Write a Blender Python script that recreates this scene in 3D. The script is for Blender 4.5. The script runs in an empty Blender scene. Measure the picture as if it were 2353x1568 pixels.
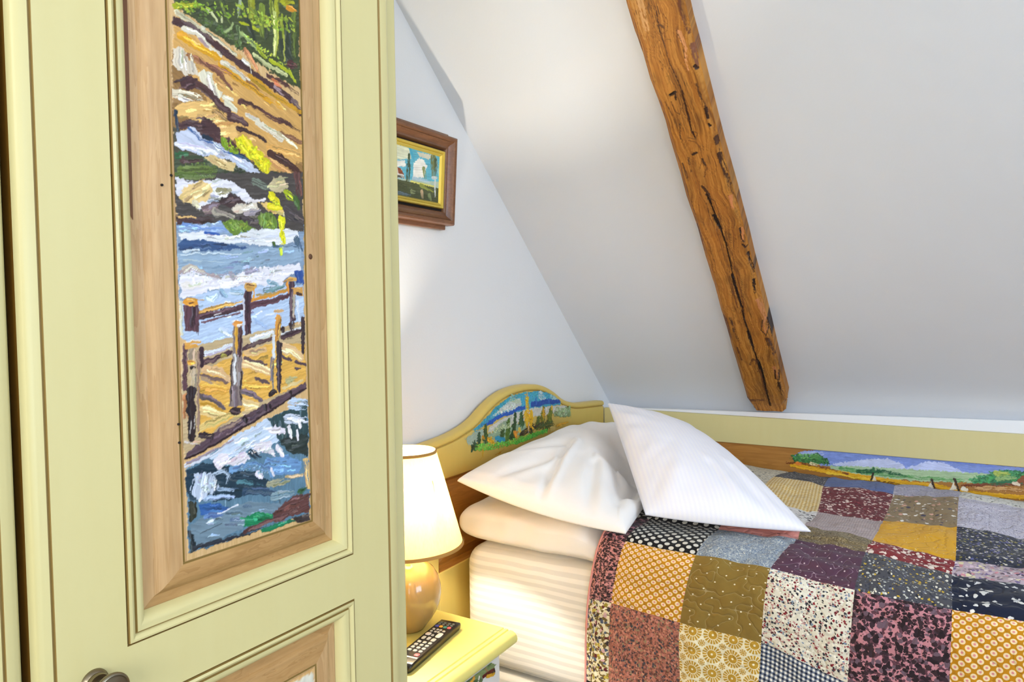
"""Attic bedroom: painted country wardrobe in front, bed under the roof slope behind.

Lengths below are in room units (1 unit = S metres) with the lens at the origin:
+X runs along the gable wall towards the low eaves wall, +Y runs into the gable
wall (the headboard wall is Y = 1), +Z is up and the floor is Z = -ZF.
"""
import bpy, bmesh, math, random
import numpy as np
from mathutils import Vector, Matrix

S, ZF = 1.15, 0.98
random.seed(4)
C = bpy.context.scene.collection
scene = bpy.context.scene

def W(p):
    return (S * p[0], S * p[1], S * (p[2] + ZF))

def lin(h):
    if not isinstance(h, str):
        return tuple(h)
    h = h.lstrip('#')
    out = []
    for i in (0, 2, 4):
        c = int(h[i:i + 2], 16) / 255
        out.append(c / 12.92 if c <= .04045 else ((c + .055) / 1.055) ** 2.4)
    return tuple(out)

# ------------------------------------------------------------------ objects
def thing(name, loc, label, cat, group=None):
    o = bpy.data.objects.new(name, None)
    o.empty_display_size = .1
    o.location = W(loc)
    C.objects.link(o)
    o['label'] = label; o['category'] = cat
    if group: o['group'] = group
    return o

def tag(o, label, cat, group=None):
    o['label'] = label; o['category'] = cat
    if group: o['group'] = group
    return o

def origin(o):
    p = Vector((0, 0, 0))
    while o is not None:
        p = p + Vector(o.location); o = o.parent
    return p

def finish(me, name, mats, parent, smooth=40, base=None):
    for m in (mats if isinstance(mats, (list, tuple)) else [mats]):
        me.materials.append(m)
    o = bpy.data.objects.new(name, me)
    C.objects.link(o)
    off = Vector((0, 0, 0))
    if parent is not None:
        off = origin(parent); o.parent = parent
    elif base is not None:
        off = Vector(W(base)); o.location = off
    if off.length > 0:
        me.transform(Matrix.Translation(-off))
    if smooth:
        me.polygons.foreach_set('use_smooth', [True] * len(me.polygons))
        me.set_sharp_from_angle(angle=math.radians(smooth))
    me.update()
    return o

class MB:
    """Collects shapes in room units and links them as one mesh object."""
    def __init__(self):
        self.v, self.f, self.m, self.uv = [], [], [], None
    def vert(self, p):
        self.v.append(p); return len(self.v) - 1
    def face(self, idx, m=0):
        self.f.append(tuple(idx)); self.m.append(m)
    def quad(self, a, b, c, d, m=0):
        i = len(self.v); self.v += [a, b, c, d]; self.face((i, i + 1, i + 2, i + 3), m)
    def box(self, x0, x1, y0, y1, z0, z1, m=0):
        i = len(self.v)
        for z in (z0, z1):
            for y in (y0, y1):
                for x in (x0, x1):
                    self.v.append((x, y, z))
        for q in ((0, 2, 3, 1), (4, 5, 7, 6), (0, 1, 5, 4), (2, 6, 7, 3), (0, 4, 6, 2), (1, 3, 7, 5)):
            self.face([i + k for k in q], m)
    def ring_frame(self, rect, prof, mats=None, side=(1, 1, 1, 1), fill=None, sides_mat=None):
        """Mitred frame facing -Y: rect = x0, x1, z0, z1; prof = [(inset, y)...];
        side = inset factors for left, right, bottom, top."""
        x0, x1, z0, z1 = rect
        prev = None
        for k, (d, y) in enumerate(prof):
            i = len(self.v)
            a, b, c, e = x0 + d * side[0], x1 - d * side[1], z0 + d * side[2], z1 - d * side[3]
            self.v += [(a, y, c), (b, y, c), (b, y, e), (a, y, e)]
            if prev is not None:
                for s in range(4):
                    t = (s + 1) % 4
                    mm = mats[k - 1] if mats else 0
                    if sides_mat: mm = sides_mat[s] if mm == 0 else mm
                    self.face((prev + s, prev + t, i + t, i + s), mm)
            prev = i
        if fill is not None:
            self.face((prev, prev + 1, prev + 2, prev + 3), fill)
        return a, b, c, e
    def lathe(self, c, prof, n=48, axis='z', m=0, cap=(False, False)):
        i0 = len(self.v)
        for r, h in prof:
            for k in range(n):
                t = 2 * math.pi * k / n
                if axis == 'z': self.v.append((c[0] + r * math.cos(t), c[1] + r * math.sin(t), h))
                else: self.v.append((c[0] + r * math.cos(t), h, c[2] + r * math.sin(t)))
        for j in range(len(prof) - 1):
            for k in range(n):
                a, b = i0 + j * n + k, i0 + j * n + (k + 1) % n
                self.face((a, b, b + n, a + n), m)
        if cap[0]: self.face([i0 + k for k in range(n)][::-1], m)
        if cap[1]: self.face([i0 + (len(prof) - 1) * n + k for k in range(n)], m)
    def tube(self, pts, r, n=10, m=0):
        pts = [Vector(p) for p in pts]; rings = []
        for k, p in enumerate(pts):
            t = (pts[min(k + 1, len(pts) - 1)] - pts[max(k - 1, 0)]).normalized()
            a = t.cross(Vector((0, 0, 1)))
            if a.length < .05: a = t.cross(Vector((1, 0, 0)))
            a.normalize(); b = t.cross(a)
            i = len(self.v); rings.append(i)
            for q in range(n):
                w = 2 * math.pi * q / n
                self.v.append(tuple(p + a * r * math.cos(w) + b * r * math.sin(w)))
        for i, j in zip(rings, rings[1:]):
            for q in range(n):
                self.face((i + q, i + (q + 1) % n, j + (q + 1) % n, j + q), m)
        self.face([rings[0] + q for q in range(n)][::-1], m); self.face([rings[-1] + q for q in range(n)], m)
    def mirror_x(self, c):
        self.v = [(2 * c - x, y, z) for x, y, z in self.v]
        self.f = [tuple(reversed(f)) for f in self.f]
    def build(self, name, mats, parent=None, smooth=40, bevel=0, base=None, weld=False):
        me = bpy.data.meshes.new(name)
        me.from_pydata([W(p) for p in self.v], [], self.f)
        me.polygons.foreach_set('material_index', self.m)
        if weld or bevel:
            bm = bmesh.new(); bm.from_mesh(me)
            bmesh.ops.remove_doubles(bm, verts=bm.verts, dist=1e-5)
            bmesh.ops.recalc_face_normals(bm, faces=bm.faces)
            bm.to_mesh(me); bm.free()
        o = finish(me, name, mats, parent, smooth, base)
        if bevel:
            b = o.modifiers.new('Bevel', 'BEVEL'); b.width = bevel * S; b.segments = 3
            b.limit_method = 'ANGLE'; b.angle_limit = math.radians(50); b.harden_normals = False
        return o

def grid_mesh(name, P, mats, parent=None, keep=None, uv=None, colour=None, fmat=None, smooth=True, base=None, close_u=False):
    """P: (rows, cols, 3) array in room units."""
    h, w = P.shape[:2]
    co = np.empty((h * w, 3), np.float32)
    co[:, 0] = P[..., 0].ravel() * S; co[:, 1] = P[..., 1].ravel() * S; co[:, 2] = (P[..., 2].ravel() + ZF) * S
    i = np.arange(h * w).reshape(h, w)
    if close_u: i = np.concatenate([i, i[:, :1]], 1)
    q = np.stack([i[:-1, :-1], i[:-1, 1:], i[1:, 1:], i[1:, :-1]], -1).reshape(-1, 4)
    fm = None if fmat is None else fmat.ravel()
    if keep is not None:
        k = keep
        kk = (k[:-1, :-1] & k[:-1, 1:] & k[1:, 1:] & k[1:, :-1]).ravel()
        q = q[kk]
        used = np.unique(q); remap = np.full(h * w, -1, np.int64); remap[used] = np.arange(len(used))
        q = remap[q]; co = co[used]
        if colour is not None: colour = colour.reshape(-1, 3)[used]
    n = len(q)
    me = bpy.data.meshes.new(name)
    me.vertices.add(len(co)); me.vertices.foreach_set('co', co.ravel())
    me.loops.add(n * 4); me.loops.foreach_set('vertex_index', q.ravel().astype(np.int32))
    me.polygons.add(n); me.polygons.foreach_set('loop_start', np.arange(0, n * 4, 4, dtype=np.int32))
    if fm is not None: me.polygons.foreach_set('material_index', fm.astype(np.int32))
    me.update(calc_edges=True)
    if uv is not None:
        L = me.uv_layers.new(name='UVMap')
        if uv.ndim == 3: luv = uv.reshape(-1, 2)[q.ravel()]
        else: luv = uv
        L.data.foreach_set('uv', luv.astype(np.float32).ravel())
    if colour is not None:
        a = me.color_attributes.new('paint', 'FLOAT_COLOR', 'POINT')
        c4 = np.ones((len(co), 4), np.float32); c4[:, :3] = colour.reshape(-1, 3)
        a.data.foreach_set('color', c4.ravel())
    me.validate()
    return finish(me, name, mats, parent, 180 if smooth else 0, base)

# ------------------------------------------------------------------ noise and painter
_rng = np.random.default_rng(11)
_LAT = _rng.random((256, 256)).astype(np.float32)
def noise(x, y, seed=0):
    x = np.asarray(x, np.float64) + seed * 17.31; y = np.asarray(y, np.float64) + seed * 9.77
    xi = np.floor(x).astype(np.int64); yi = np.floor(y).astype(np.int64)
    fx = x - xi; fy = y - yi
    fx = fx * fx * (3 - 2 * fx); fy = fy * fy * (3 - 2 * fy)
    g = lambda a, b: _LAT[a & 255, b & 255]
    return (g(xi, yi) * (1 - fx) + g(xi + 1, yi) * fx) * (1 - fy) + (g(xi, yi + 1) * (1 - fx) + g(xi + 1, yi + 1) * fx) * fy
def fbm(x, y, seed=0, n=3):
    t = 0; a = 1; s = 0
    for k in range(n):
        t = t + a * noise(x * 2 ** k, y * 2 ** k, seed + k * 5); s += a; a *= .5
    return t / s
def smooth01(a, b, x):
    t = np.clip((x - a) / (b - a), 0, 1); return t * t * (3 - 2 * t)

class Canvas:
    """A painted panel: colour and paint thickness on a fine grid (coordinates in 1/1000 unit)."""
    def __init__(self, a0, a1, b0, b1, step):
        self.a = np.arange(a0, a1 + step * .5, step); self.b = np.arange(b0, b1 + step * .5, step)
        self.A, self.B = np.meshgrid(self.a, self.b)
        self.col = np.zeros(self.A.shape + (3,)); self.h = np.zeros(self.A.shape); self.cover = np.zeros(self.A.shape)
        self.k = 0; self.step = step; self.rr = np.random.default_rng(3); self.rich = False
    def box(self, pts, m):
        p = np.array(pts)
        i0, i1 = np.searchsorted(self.a, [p[:, 0].min() - m, p[:, 0].max() + m])
        j0, j1 = np.searchsorted(self.b, [p[:, 1].min() - m, p[:, 1].max() + m])
        return slice(j0, j1), slice(i0, i1)
    def lay(self, sl, alpha, colour, streak, lift):
        c = np.array(lin(colour))
        tone = (1 + .55 * (streak - .5))[..., None] * c
        tone = tone * (1 - .10 * np.clip(streak[..., None] - .6, 0, 1)) + .10 * np.clip(streak[..., None] - .62, 0, 1)
        a = alpha[..., None]
        self.col[sl] = self.col[sl] * (1 - a) + np.clip(tone, 0, 1) * a
        self.h[sl] = self.h[sl] * (1 - alpha) + alpha * (.25 + lift * streak)
        self.cover[sl] = np.maximum(self.cover[sl], alpha)
    def poly(self, colour, rough, pts, dry=0):
        self.k += 1
        sl = self.box(pts, rough + 3); A, B = self.A[sl], self.B[sl]
        if A.size == 0: return
        d2 = np.full(A.shape, 1e9); ins = np.zeros(A.shape, bool); lens = []
        for (x0, y0), (x1, y1) in zip(pts, pts[1:] + pts[:1]):
            dx, dy = x1 - x0, y1 - y0; L = dx * dx + dy * dy + 1e-9
            t = np.clip(((A - x0) * dx + (B - y0) * dy) / L, 0, 1)
            d2 = np.minimum(d2, (A - x0 - t * dx) ** 2 + (B - y0 - t * dy) ** 2)
            with np.errstate(divide='ignore', invalid='ignore'):
                ins ^= ((y0 > B) != (y1 > B)) & (A < (x1 - x0) * (B - y0) / (y1 - y0 + 1e-12) + x0)
            lens.append((L, math.atan2(dy, dx)))
        sd = np.where(ins, 1, -1) * np.sqrt(d2)
        ang = max(lens)[1]; u = A * math.cos(ang) + B * math.sin(ang); v = -A * math.sin(ang) + B * math.cos(ang)
        st = .6 * noise(u * .05, v * .9, self.k) + .4 * fbm(A * .12, B * .12, self.k + 3)
        e = (fbm(A * .35, B * .35, self.k + 7) - .5) * rough * 1.6
        al = smooth01(-.45, .45, sd + e)
        if dry: al = al * smooth01(.28, .5, st + np.clip(sd / (rough + 1), 0, 1) * .25)
        self.lay(sl, al, colour, st, .7)
    def stroke(self, colour, w, pts, dry=0):
        self.k += 1
        r = w * .5
        sl = self.box(pts, r + 3); A, B = self.A[sl], self.B[sl]
        if A.size == 0: return
        best = np.full(A.shape, 1e9); T = np.zeros(A.shape); D = np.zeros(A.shape); run = 0
        tot = sum(math.dist(p, q) for p, q in zip(pts, pts[1:])) + 1e-6
        for (x0, y0), (x1, y1) in zip(pts, pts[1:]):
            dx, dy = x1 - x0, y1 - y0; L = math.hypot(dx, dy) + 1e-9
            t = np.clip(((A - x0) * dx + (B - y0) * dy) / (L * L), 0, 1)
            ex, ey = A - x0 - t * dx, B - y0 - t * dy
            d = np.hypot(ex, ey); s = (dx * (B - y0) - dy * (A - x0)) / L
            m = d < best
            best = np.where(m, d, best); T = np.where(m, run + t * L, T); D = np.where(m, s, D); run += L
        br = noise(D * (1.2 if w > 2 else 2.5), T * .07, self.k) * .7 + .3 * fbm(A * .25, B * .25, self.k + 2)
        rr = r * (1 - .25 * (T / tot) ** 2) + (fbm(A * .4, B * .4, self.k + 4) - .5) * min(w * .45, 2.5)
        al = smooth01(-.4, .4, rr - best)
        if dry: al = al * smooth01(.34, .55, br + .22 * (1 - T / tot) - .05)
        self.lay(sl, al, colour, br, 1.0)
    def dabs(self, colour, w, pts, tree):
        """Leafage: many small touches about a line; a tree narrows to its last point."""
        tot = sum(math.dist(p, q) for p, q in zip(pts, pts[1:]))
        base = np.array(lin(colour))
        for _ in range(int(6 + 1.5 * tot * w / 14)):
            t = self.rr.random(); d = t * tot
            for p, q in zip(pts, pts[1:]):
                L = math.dist(p, q)
                if d <= L or q is pts[-1]: break
                d -= L
            f = d / (L + 1e-9); ww = w * .5 * ((1.05 - t) if tree else 1)
            x = p[0] + (q[0] - p[0]) * f + self.rr.uniform(-ww, ww); y = p[1] + (q[1] - p[1]) * f + self.rr.uniform(-ww, ww) * (.5 if tree else 1)
            l = w * self.rr.uniform(.12, .30)
            k = self.rr.uniform(.55, 1.5); c = np.clip(base * k * np.array([self.rr.uniform(.85, 1.2), self.rr.uniform(.9, 1.15), self.rr.uniform(.7, 1.2)]), 0, 1)
            self.stroke(tuple(c), max(w * self.rr.uniform(.10, .22), self.step * 1.6), [(x, y), (x + self.rr.uniform(-l, l), y + self.rr.uniform(-l, l) * .8)], 0)
    def accents(self, colour, spread, pts, n):
        """Fine bristle marks of a lighter or darker mix laid along a stroke."""
        base = np.array(lin(colour))
        for _ in range(n):
            o = self.rr.uniform(-.8, .8, 2) * spread
            k = self.rr.choice([.45, .6, .75, 1.3, 1.6, 2.0]); mixc = np.array([self.rr.uniform(.85, 1.2), self.rr.uniform(.9, 1.1), self.rr.uniform(.75, 1.25)])
            c = np.clip(base * k * mixc + (.04 if k > 1 else 0), 0, .92)
            t0 = self.rr.uniform(0, .4); P = np.array(pts); P = P[0] + (P - P[0]) * 1.0
            a, b = P[0] + (P[1] - P[0]) * t0, P[1] if len(P) < 3 else P[2]
            m = P[1] if len(P) > 2 else (a + b) / 2
            self.stroke(tuple(c), self.rr.uniform(1.3, 2.6), [tuple(a + o), tuple(m + o), tuple(b + o * .6)], 1)
    def smear(self, amt):
        """Drags the wet paint a little so edges feather like brushwork."""
        A, B = self.A, self.B
        da = (noise(A * .30, B * .30, 91) - .5) * 1.6 * amt + (noise(A * .16, B * .16, 92) - .5) * 2.4 * amt
        db = (noise(A * .30, B * .30, 93) - .5) * 1.6 * amt + (noise(A * .16, B * .16, 94) - .5) * 2.4 * amt
        i = np.clip((np.arange(A.shape[1])[None] + da / self.step).round().astype(int), 0, A.shape[1] - 1)
        j = np.clip((np.arange(A.shape[0])[:, None] + db / self.step).round().astype(int), 0, A.shape[0] - 1)
        self.col, self.h, self.cover = self.col[j, i], self.h[j, i], self.cover[j, i]
    def run(self, text):
        for l in text.strip().splitlines():
            f = l.split(); pts = [tuple(map(float, q.split(','))) for q in f[4:]]
            if f[0] in 'TF': self.dabs('#' + f[1], float(f[2]), pts, f[0] == 'T')
            elif f[0] == 'P': self.poly('#' + f[1], float(f[2]), pts, int(f[3]))
            else:
                w = float(f[2]); self.stroke('#' + f[1], w, pts, int(f[3]))
                if self.rich and w > 4: self.accents(f[1], w * .5, pts, int(1 + w / 4))
            if self.rich and f[0] == 'P':
                p = np.array(pts); x0, y0 = p.min(0); x1, y1 = p.max(0)
                k = max(range(len(pts)), key=lambda i: math.dist(pts[i], pts[i - 1]))
                dx, dy = p[k] - p[k - 1]; L = math.hypot(dx, dy) + 1e-9; dx, dy = dx / L, dy / L
                c = p.mean(0)
                for _ in range(int(min(26, (x1 - x0) * (y1 - y0) / 60))):
                    i = self.rr.integers(len(pts)); g = self.rr.uniform(.05, .8)
                    q = c + (p[i] - c) * g; l = self.rr.uniform(3, 9)
                    self.accents(f[1], 1.5, [(q[0] - dx * l, q[1] - dy * l), (q[0] + dx * l, q[1] + dy * l)], 1)
    def ground(self, colour, colour2, fa, fb, seed):
        g = .65 * noise(self.A * fa, self.B * fb, seed) + .35 * noise(self.A * fa * 3.1, self.B * fb * 2, seed + 1)
        c1, c2 = np.array(lin(colour)), np.array(lin(colour2))
        self.col[:] = c1 + (c2 - c1) * g[..., None]
    def mesh(self, name, mats, parent, pos, lift, clip=False, base=None):
        """pos(a, b, h) gives room coordinates; clip keeps only where paint lies."""
        P = np.stack(pos(self.A / 1000, self.B / 1000, self.h * lift), -1)
        return grid_mesh(name, P, mats, parent, keep=(self.cover > .35) if clip else None, colour=self.col, base=base)

# ------------------------------------------------------------------ materials
class NT:
    def __init__(self, name):
        self.mat = bpy.data.materials.new(name); self.mat.use_nodes = True
        self.t = self.mat.node_tree; self.b = self.t.nodes['Principled BSDF']
    def n(self, typ, **kw):
        nd = self.t.nodes.new(typ)
        for k, v in kw.items(): setattr(nd, k, v)
        return nd
    def link(self, a, b): self.t.links.new(a, b)
    def put(self, sock, v):
        if hasattr(v, 'is_output') or isinstance(v, bpy.types.NodeSocket): self.link(v, sock)
        elif isinstance(v, str): sock.default_value = lin(v) + (1,)
        elif isinstance(v, (tuple, list)) and len(v) == 3 and sock.type == 'RGBA': sock.default_value = tuple(v) + (1,)
        else: sock.default_value = v
    def math(self, op, a, b=None, c=None, clamp=False):
        nd = self.n('ShaderNodeMath', operation=op, use_clamp=clamp)
        for s, v in zip(nd.inputs, (a, b, c)):
            if v is not None: self.put(s, v)
        return nd.outputs[0]
    def vec(self, op, a, b=None):
        nd = self.n('ShaderNodeVectorMath', operation=op)
        self.put(nd.inputs[0], a)
        if b is not None:
            if op == 'SCALE': self.put(nd.inputs['Scale'], b)
            else: self.put(nd.inputs[1], b)
        return nd.outputs['Value'] if op in ('LENGTH', 'DOT_PRODUCT', 'DISTANCE') else nd.outputs['Vector']
    def mix(self, f, a, b, blend='MIX'):
        nd = self.n('ShaderNodeMix', data_type='RGBA', blend_type=blend)
        self.put(nd.inputs['Factor'], f); self.put(nd.inputs['A'], a); self.put(nd.inputs['B'], b)
        return [s for s in nd.outputs if s.type == 'RGBA'][0]
    def ramp(self, f, stops, const=False):
        nd = self.n('ShaderNodeValToRGB'); cr = nd.color_ramp
        if const: cr.interpolation = 'CONSTANT'
        while len(cr.elements) < len(stops): cr.elements.new(.5)
        for e, (p, c) in zip(cr.elements, stops):
            e.position = p; e.color = (lin(c) + (1,)) if not isinstance(c, float) else (c, c, c, 1)
        self.put(nd.inputs[0], f); return nd.outputs[0]
    def noise(self, vec, scale, detail=3, dist=0, rough=.5):
        nd = self.n('ShaderNodeTexNoise'); nd.inputs['Scale'].default_value = scale
        nd.inputs['Detail'].default_value = detail; nd.inputs['Distortion'].default_value = dist; nd.inputs['Roughness'].default_value = rough
        if vec is not None: self.link(vec, nd.inputs['Vector'])
        return nd.outputs['Fac']
    def vor(self, vec, scale, rnd=1.0, feature='F1'):
        nd = self.n('ShaderNodeTexVoronoi', feature=feature); nd.inputs['Scale'].default_value = scale
        nd.inputs['Randomness'].default_value = rnd; self.link(vec, nd.inputs['Vector'])
        return nd
    def obj(self): return self.n('ShaderNodeTexCoord').outputs['Object']
    def uv(self): return self.n('ShaderNodeTexCoord').outputs['UV']
    def stretch(self, vec, s):
        return self.vec('MULTIPLY', vec, s)
    def bump(self, h, strength, dist=.01):
        nd = self.n('ShaderNodeBump'); nd.inputs['Strength'].default_value = strength; nd.inputs['Distance'].default_value = dist
        self.link(h, nd.inputs['Height']); self.link(nd.outputs[0], self.b.inputs['Normal'])
    def out(self, colour=None, rough=None, metal=None, spec=None):
        if colour is not None: self.put(self.b.inputs['Base Color'], colour)
        if rough is not None: self.put(self.b.inputs['Roughness'], rough)
        if metal is not None: self.b.inputs['Metallic'].default_value = metal
        if spec is not None: self.b.inputs['Specular IOR Level'].default_value = spec
        return self.mat

def painted_wood(name, c1, c2, rough=.42):
    m = NT(name); o = m.obj()
    g = m.noise(m.stretch(o, (18, 18, 2.2)), 3, 4)
    big = m.noise(o, 2.2, 2)
    col = m.mix(m.math('MULTIPLY', g, .35), c1, c2)
    col = m.mix(m.math('MULTIPLY', big, .25), col, c2)
    m.bump(g, .06, .004)
    return m.out(col, rough)

def pine(name, axis, light, mid, dark, rough=.5, scale=1.0):
    m = NT(name); o = m.obj()
    s = {'x': (.7, 9, 9), 'y': (9, .7, 9), 'z': (9, 9, .7)}[axis]
    w = m.vec('ADD', o, m.vec('SCALE', m.n('ShaderNodeTexNoise').outputs['Color'], .05))
    a = m.noise(m.stretch(w, s), 3.2 * scale, 3, .8)
    rings = m.math('FRACT', m.math('MULTIPLY', a, 7.0))
    rings = m.math('POWER', rings, 1.8)
    f = m.noise(m.stretch(o, tuple(k * 4 for k in s)), 5 * scale, 3)
    col = m.mix(m.math('MULTIPLY', rings, .55), light, mid)
    col = m.mix(m.math('MULTIPLY', f, .6), col, dark)
    kn = m.vor(m.stretch(o, tuple(2.2 if k > 1 else 1.1 for k in s)), 2.6 * scale)
    kd = m.math('SUBTRACT', 1.0, m.math('MULTIPLY', kn.outputs['Distance'], 14), clamp=True)
    col = m.mix(m.math('MULTIPLY', kd, .7), col, '5A351A')
    m.bump(f, .12, .003)
    return m.out(col, rough)

def plain(name, c, rough=.5, metal=0, spec=.5, bump=None):
    m = NT(name)
    n = m.noise(m.obj(), 30, 3)
    c = lin(c)
    col = m.mix(n, tuple(k * .93 for k in c), tuple(min(1, k * 1.06) for k in c))
    if bump: m.bump(m.noise(m.obj(), bump[0], 4), bump[1], .004)
    return m.out(col, rough, metal, spec)

def plaster(name, c):
    m = NT(name); o = m.obj()
    n = m.noise(o, 2.3, 3)
    c = lin(c)
    col = m.mix(n, tuple(k * .975 for k in c), c)
    m.bump(m.math('ADD', m.noise(o, 7, 3), m.math('MULTIPLY', m.noise(o, 160, 2), .12)), .10, .02)
    return m.out(col, .9, 0, .2)

def paint_layer(name, rough=.42):
    m = NT(name)
    a = m.n('ShaderNodeAttribute', attribute_name='paint')
    return m.out(a.outputs['Color'], rough, 0, .4)

def linen(name, c, stripe=None, axis=None, rough=.85):
    m = NT(name); o = m.obj()
    col = lin(c)
    n = m.noise(o, 6, 2)
    base = m.mix(n, tuple(k * .97 for k in col), col)
    if stripe:
        src = o if axis in 'xyz' else m.uv()
        sx = m.n('ShaderNodeSeparateXYZ'); m.link(src, sx.inputs[0])
        v = sx.outputs['XYZ'.index({'x': 'X', 'y': 'Y', 'z': 'Z', 'u': 'X', 'v': 'Y'}[axis])]
        v = m.math('ADD', v, m.math('MULTIPLY', m.math('SUBTRACT', m.noise(o, 5, 2), .5), stripe[0] * .9))
        f = m.math('FRACT', m.math('MULTIPLY', v, 1 / stripe[0]))
        f = m.math('ABSOLUTE', m.math('SUBTRACT', m.math('MULTIPLY', f, 2.0), 1.0))
        nd = m.n('ShaderNodeMapRange', interpolation_type='SMOOTHSTEP'); m.link(f, nd.inputs['Value'])
        nd.inputs['From Min'].default_value = .4; nd.inputs['From Max'].default_value = .6
        base = m.mix(nd.outputs['Result'], base, stripe[1])
    w = m.noise(o, 420, 1)
    m.bump(m.math('ADD', m.noise(o, 14, 3), m.math('MULTIPLY', w, .15)), .10, .012)
    m.out(base, rough, 0, .25)
    m.b.inputs['Sheen Weight'].default_value = .15
    return m.mat

YEL, YEL2 = 'D6CD96', 'CBBC7C'
M = {}
M['yellow'] = painted_wood('yellow_painted_wood', YEL, YEL2)
M['gold_yellow'] = painted_wood('golden_yellow_paint', 'D9BF68', 'CDAC4C', .4)
M['lemon'] = painted_wood('pale_lemon_paint', 'E6DB82', 'DCCB68', .35)
M['glaze'] = plain('brown_patina_line', '94793F', .6)
M['dark_strip'] = plain('dark_brown', '6E4320', .6)
M['knot'] = plain('dark_knot', '5A361A', .6)
M['gold_glaze'] = plain('golden_patina_line', 'B4934A', .55)
M['raw'] = plain('raw_brown_edge', '8A6214', .7)
M['pine_z'] = pine('pine_upright', 'z', 'D6B07E', 'B88C56', '8E683A')
M['pine_x'] = pine('pine_level', 'x', 'CAA066', 'A67A42', '7C562C')
M['oak_x'] = pine('honey_pine_board', 'x', 'B97F36', '9A6322', '744613', .4)
M['oak_y'] = pine('honey_pine_wall_board', 'y', 'BE863E', 'A66C2A', '7E4E1A', .4)
M['dark_in'] = plain('dark_wood_inside', '3A2A18', .8)
M['paint'] = paint_layer('oil_paint')
M['old_wood'] = paint_layer('old_stained_beam', .6)
M['wall'] = plaster('white_plaster', 'E6E6E6')
M['slope'] = plaster('white_slope_plaster', 'DDE0E5')
M['ledge'] = plaster('white_ledge_plaster', 'F8F8F8')
M['floor'] = pine('floor_boards', 'y', 'A89A88', '8C7E6C', '6A5E50', .4, .5)
M['pewter'] = plain('antique_pewter', '8A7F6A', .32, 1.0)
M['walnut'] = pine('walnut_frame', 'x', '8A5E40', '6A4229', '402415', .35)
M['gilt'] = plain('gilt', 'D8C058', .35, .55)
M['shadowgap'] = plain('black_rebate', '1A100A', .8)
M['ceramic'] = plain('tan_ceramic', 'AC8B52', .12, 0, .6)
M['trim'] = plain('shade_trim', 'B5843C', .7)
M['black'] = plain('black_plastic', '15151A', .28)
M['offwhite'] = plain('off_white_drawer_paint', 'D9D7D0', .5)
M['sheet'] = linen('striped_sheet', 'F4F1EC', (.0165 * S, 'DEDCD8'), 'z')
M['linen'] = linen('white_linen', 'F5F1ED')
M['satin'] = linen('white_satin', 'F1F0F5', (1.1, 'ECEBF4'), 'u')
M['base_cloth'] = linen('base_cloth', 'E6E3DC')

def shade_mat():
    m = NT('lamp_shade_cloth')
    w = m.noise(m.stretch(m.obj(), (60, 60, 6)), 6, 2)
    d = m.n('ShaderNodeBsdfDiffuse'); m.link(m.mix(w, 'EEDCA8', 'F6EAC4'), d.inputs[0])
    t = m.n('ShaderNodeBsdfTranslucent'); m.link(m.mix(w, 'C79A48', 'D6AE60'), t.inputs[0])
    mx = m.n('ShaderNodeMixShader'); mx.inputs[0].default_value = .28
    m.link(d.outputs[0], mx.inputs[1]); m.link(t.outputs[0], mx.inputs[2])
    m.link(mx.outputs[0], m.t.nodes['Material Output'].inputs['Surface'])
    return m.mat
M['shade'] = shade_mat()
def glow_mat(name, c, strength):
    m = NT(name); m.out(c, .4)
    m.b.inputs['Emission Color'].default_value = lin(c) + (1,); m.b.inputs['Emission Strength'].default_value = strength
    return m.mat
M['bulb'] = glow_mat('lit_bulb', 'FFE2A8', 25)

# cloth prints of the patchwork; pattern coordinates are centimetres of the patch
def cloth_end(m, col, stitch=None):
    uv = m.uv()
    n = m.noise(uv, .33, 1, 0, .3)
    d = m.math('ABSOLUTE', m.math('SUBTRACT', n, .5))
    valley = m.math('MULTIPLY', d, 16, clamp=True)
    if stitch:
        line = m.math('LESS_THAN', d, .0045)
        col = m.mix(m.math('MULTIPLY', line, .55), col, stitch)
    m.bump(m.math('ADD', valley, m.math('MULTIPLY', m.noise(uv, 9, 2), .10)), .35, .006)
    m.out(col, .9, 0, .2)
    m.b.inputs['Sheen Weight'].default_value = .1
    return m.mat
def dots(name, bg, ring, core, k, r1, r2, stitch=None, jitter=0):
    m = NT(name); p = m.vec('SCALE', m.uv(), k)
    ln = []
    for off in (0.0, .5):
        q = m.vec('FRACTION', m.vec('ADD', p, (off + 50, off + 50, 0)))
        q = m.vec('MULTIPLY', m.vec('SUBTRACT', q, (.5, .5, 0)), (1, 1, 0))
        ln.append(m.vec('LENGTH', q))
    d = m.math('MINIMUM', *ln)
    base = m.mix(m.noise(m.uv(), .5, 3), bg, tuple(c * .8 for c in lin(bg)))
    col = m.mix(m.math('LESS_THAN', d, r1), base, ring)
    if r2: col = m.mix(m.math('LESS_THAN', d, r2), col, core)
    return cloth_end(m, col, stitch)
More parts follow.
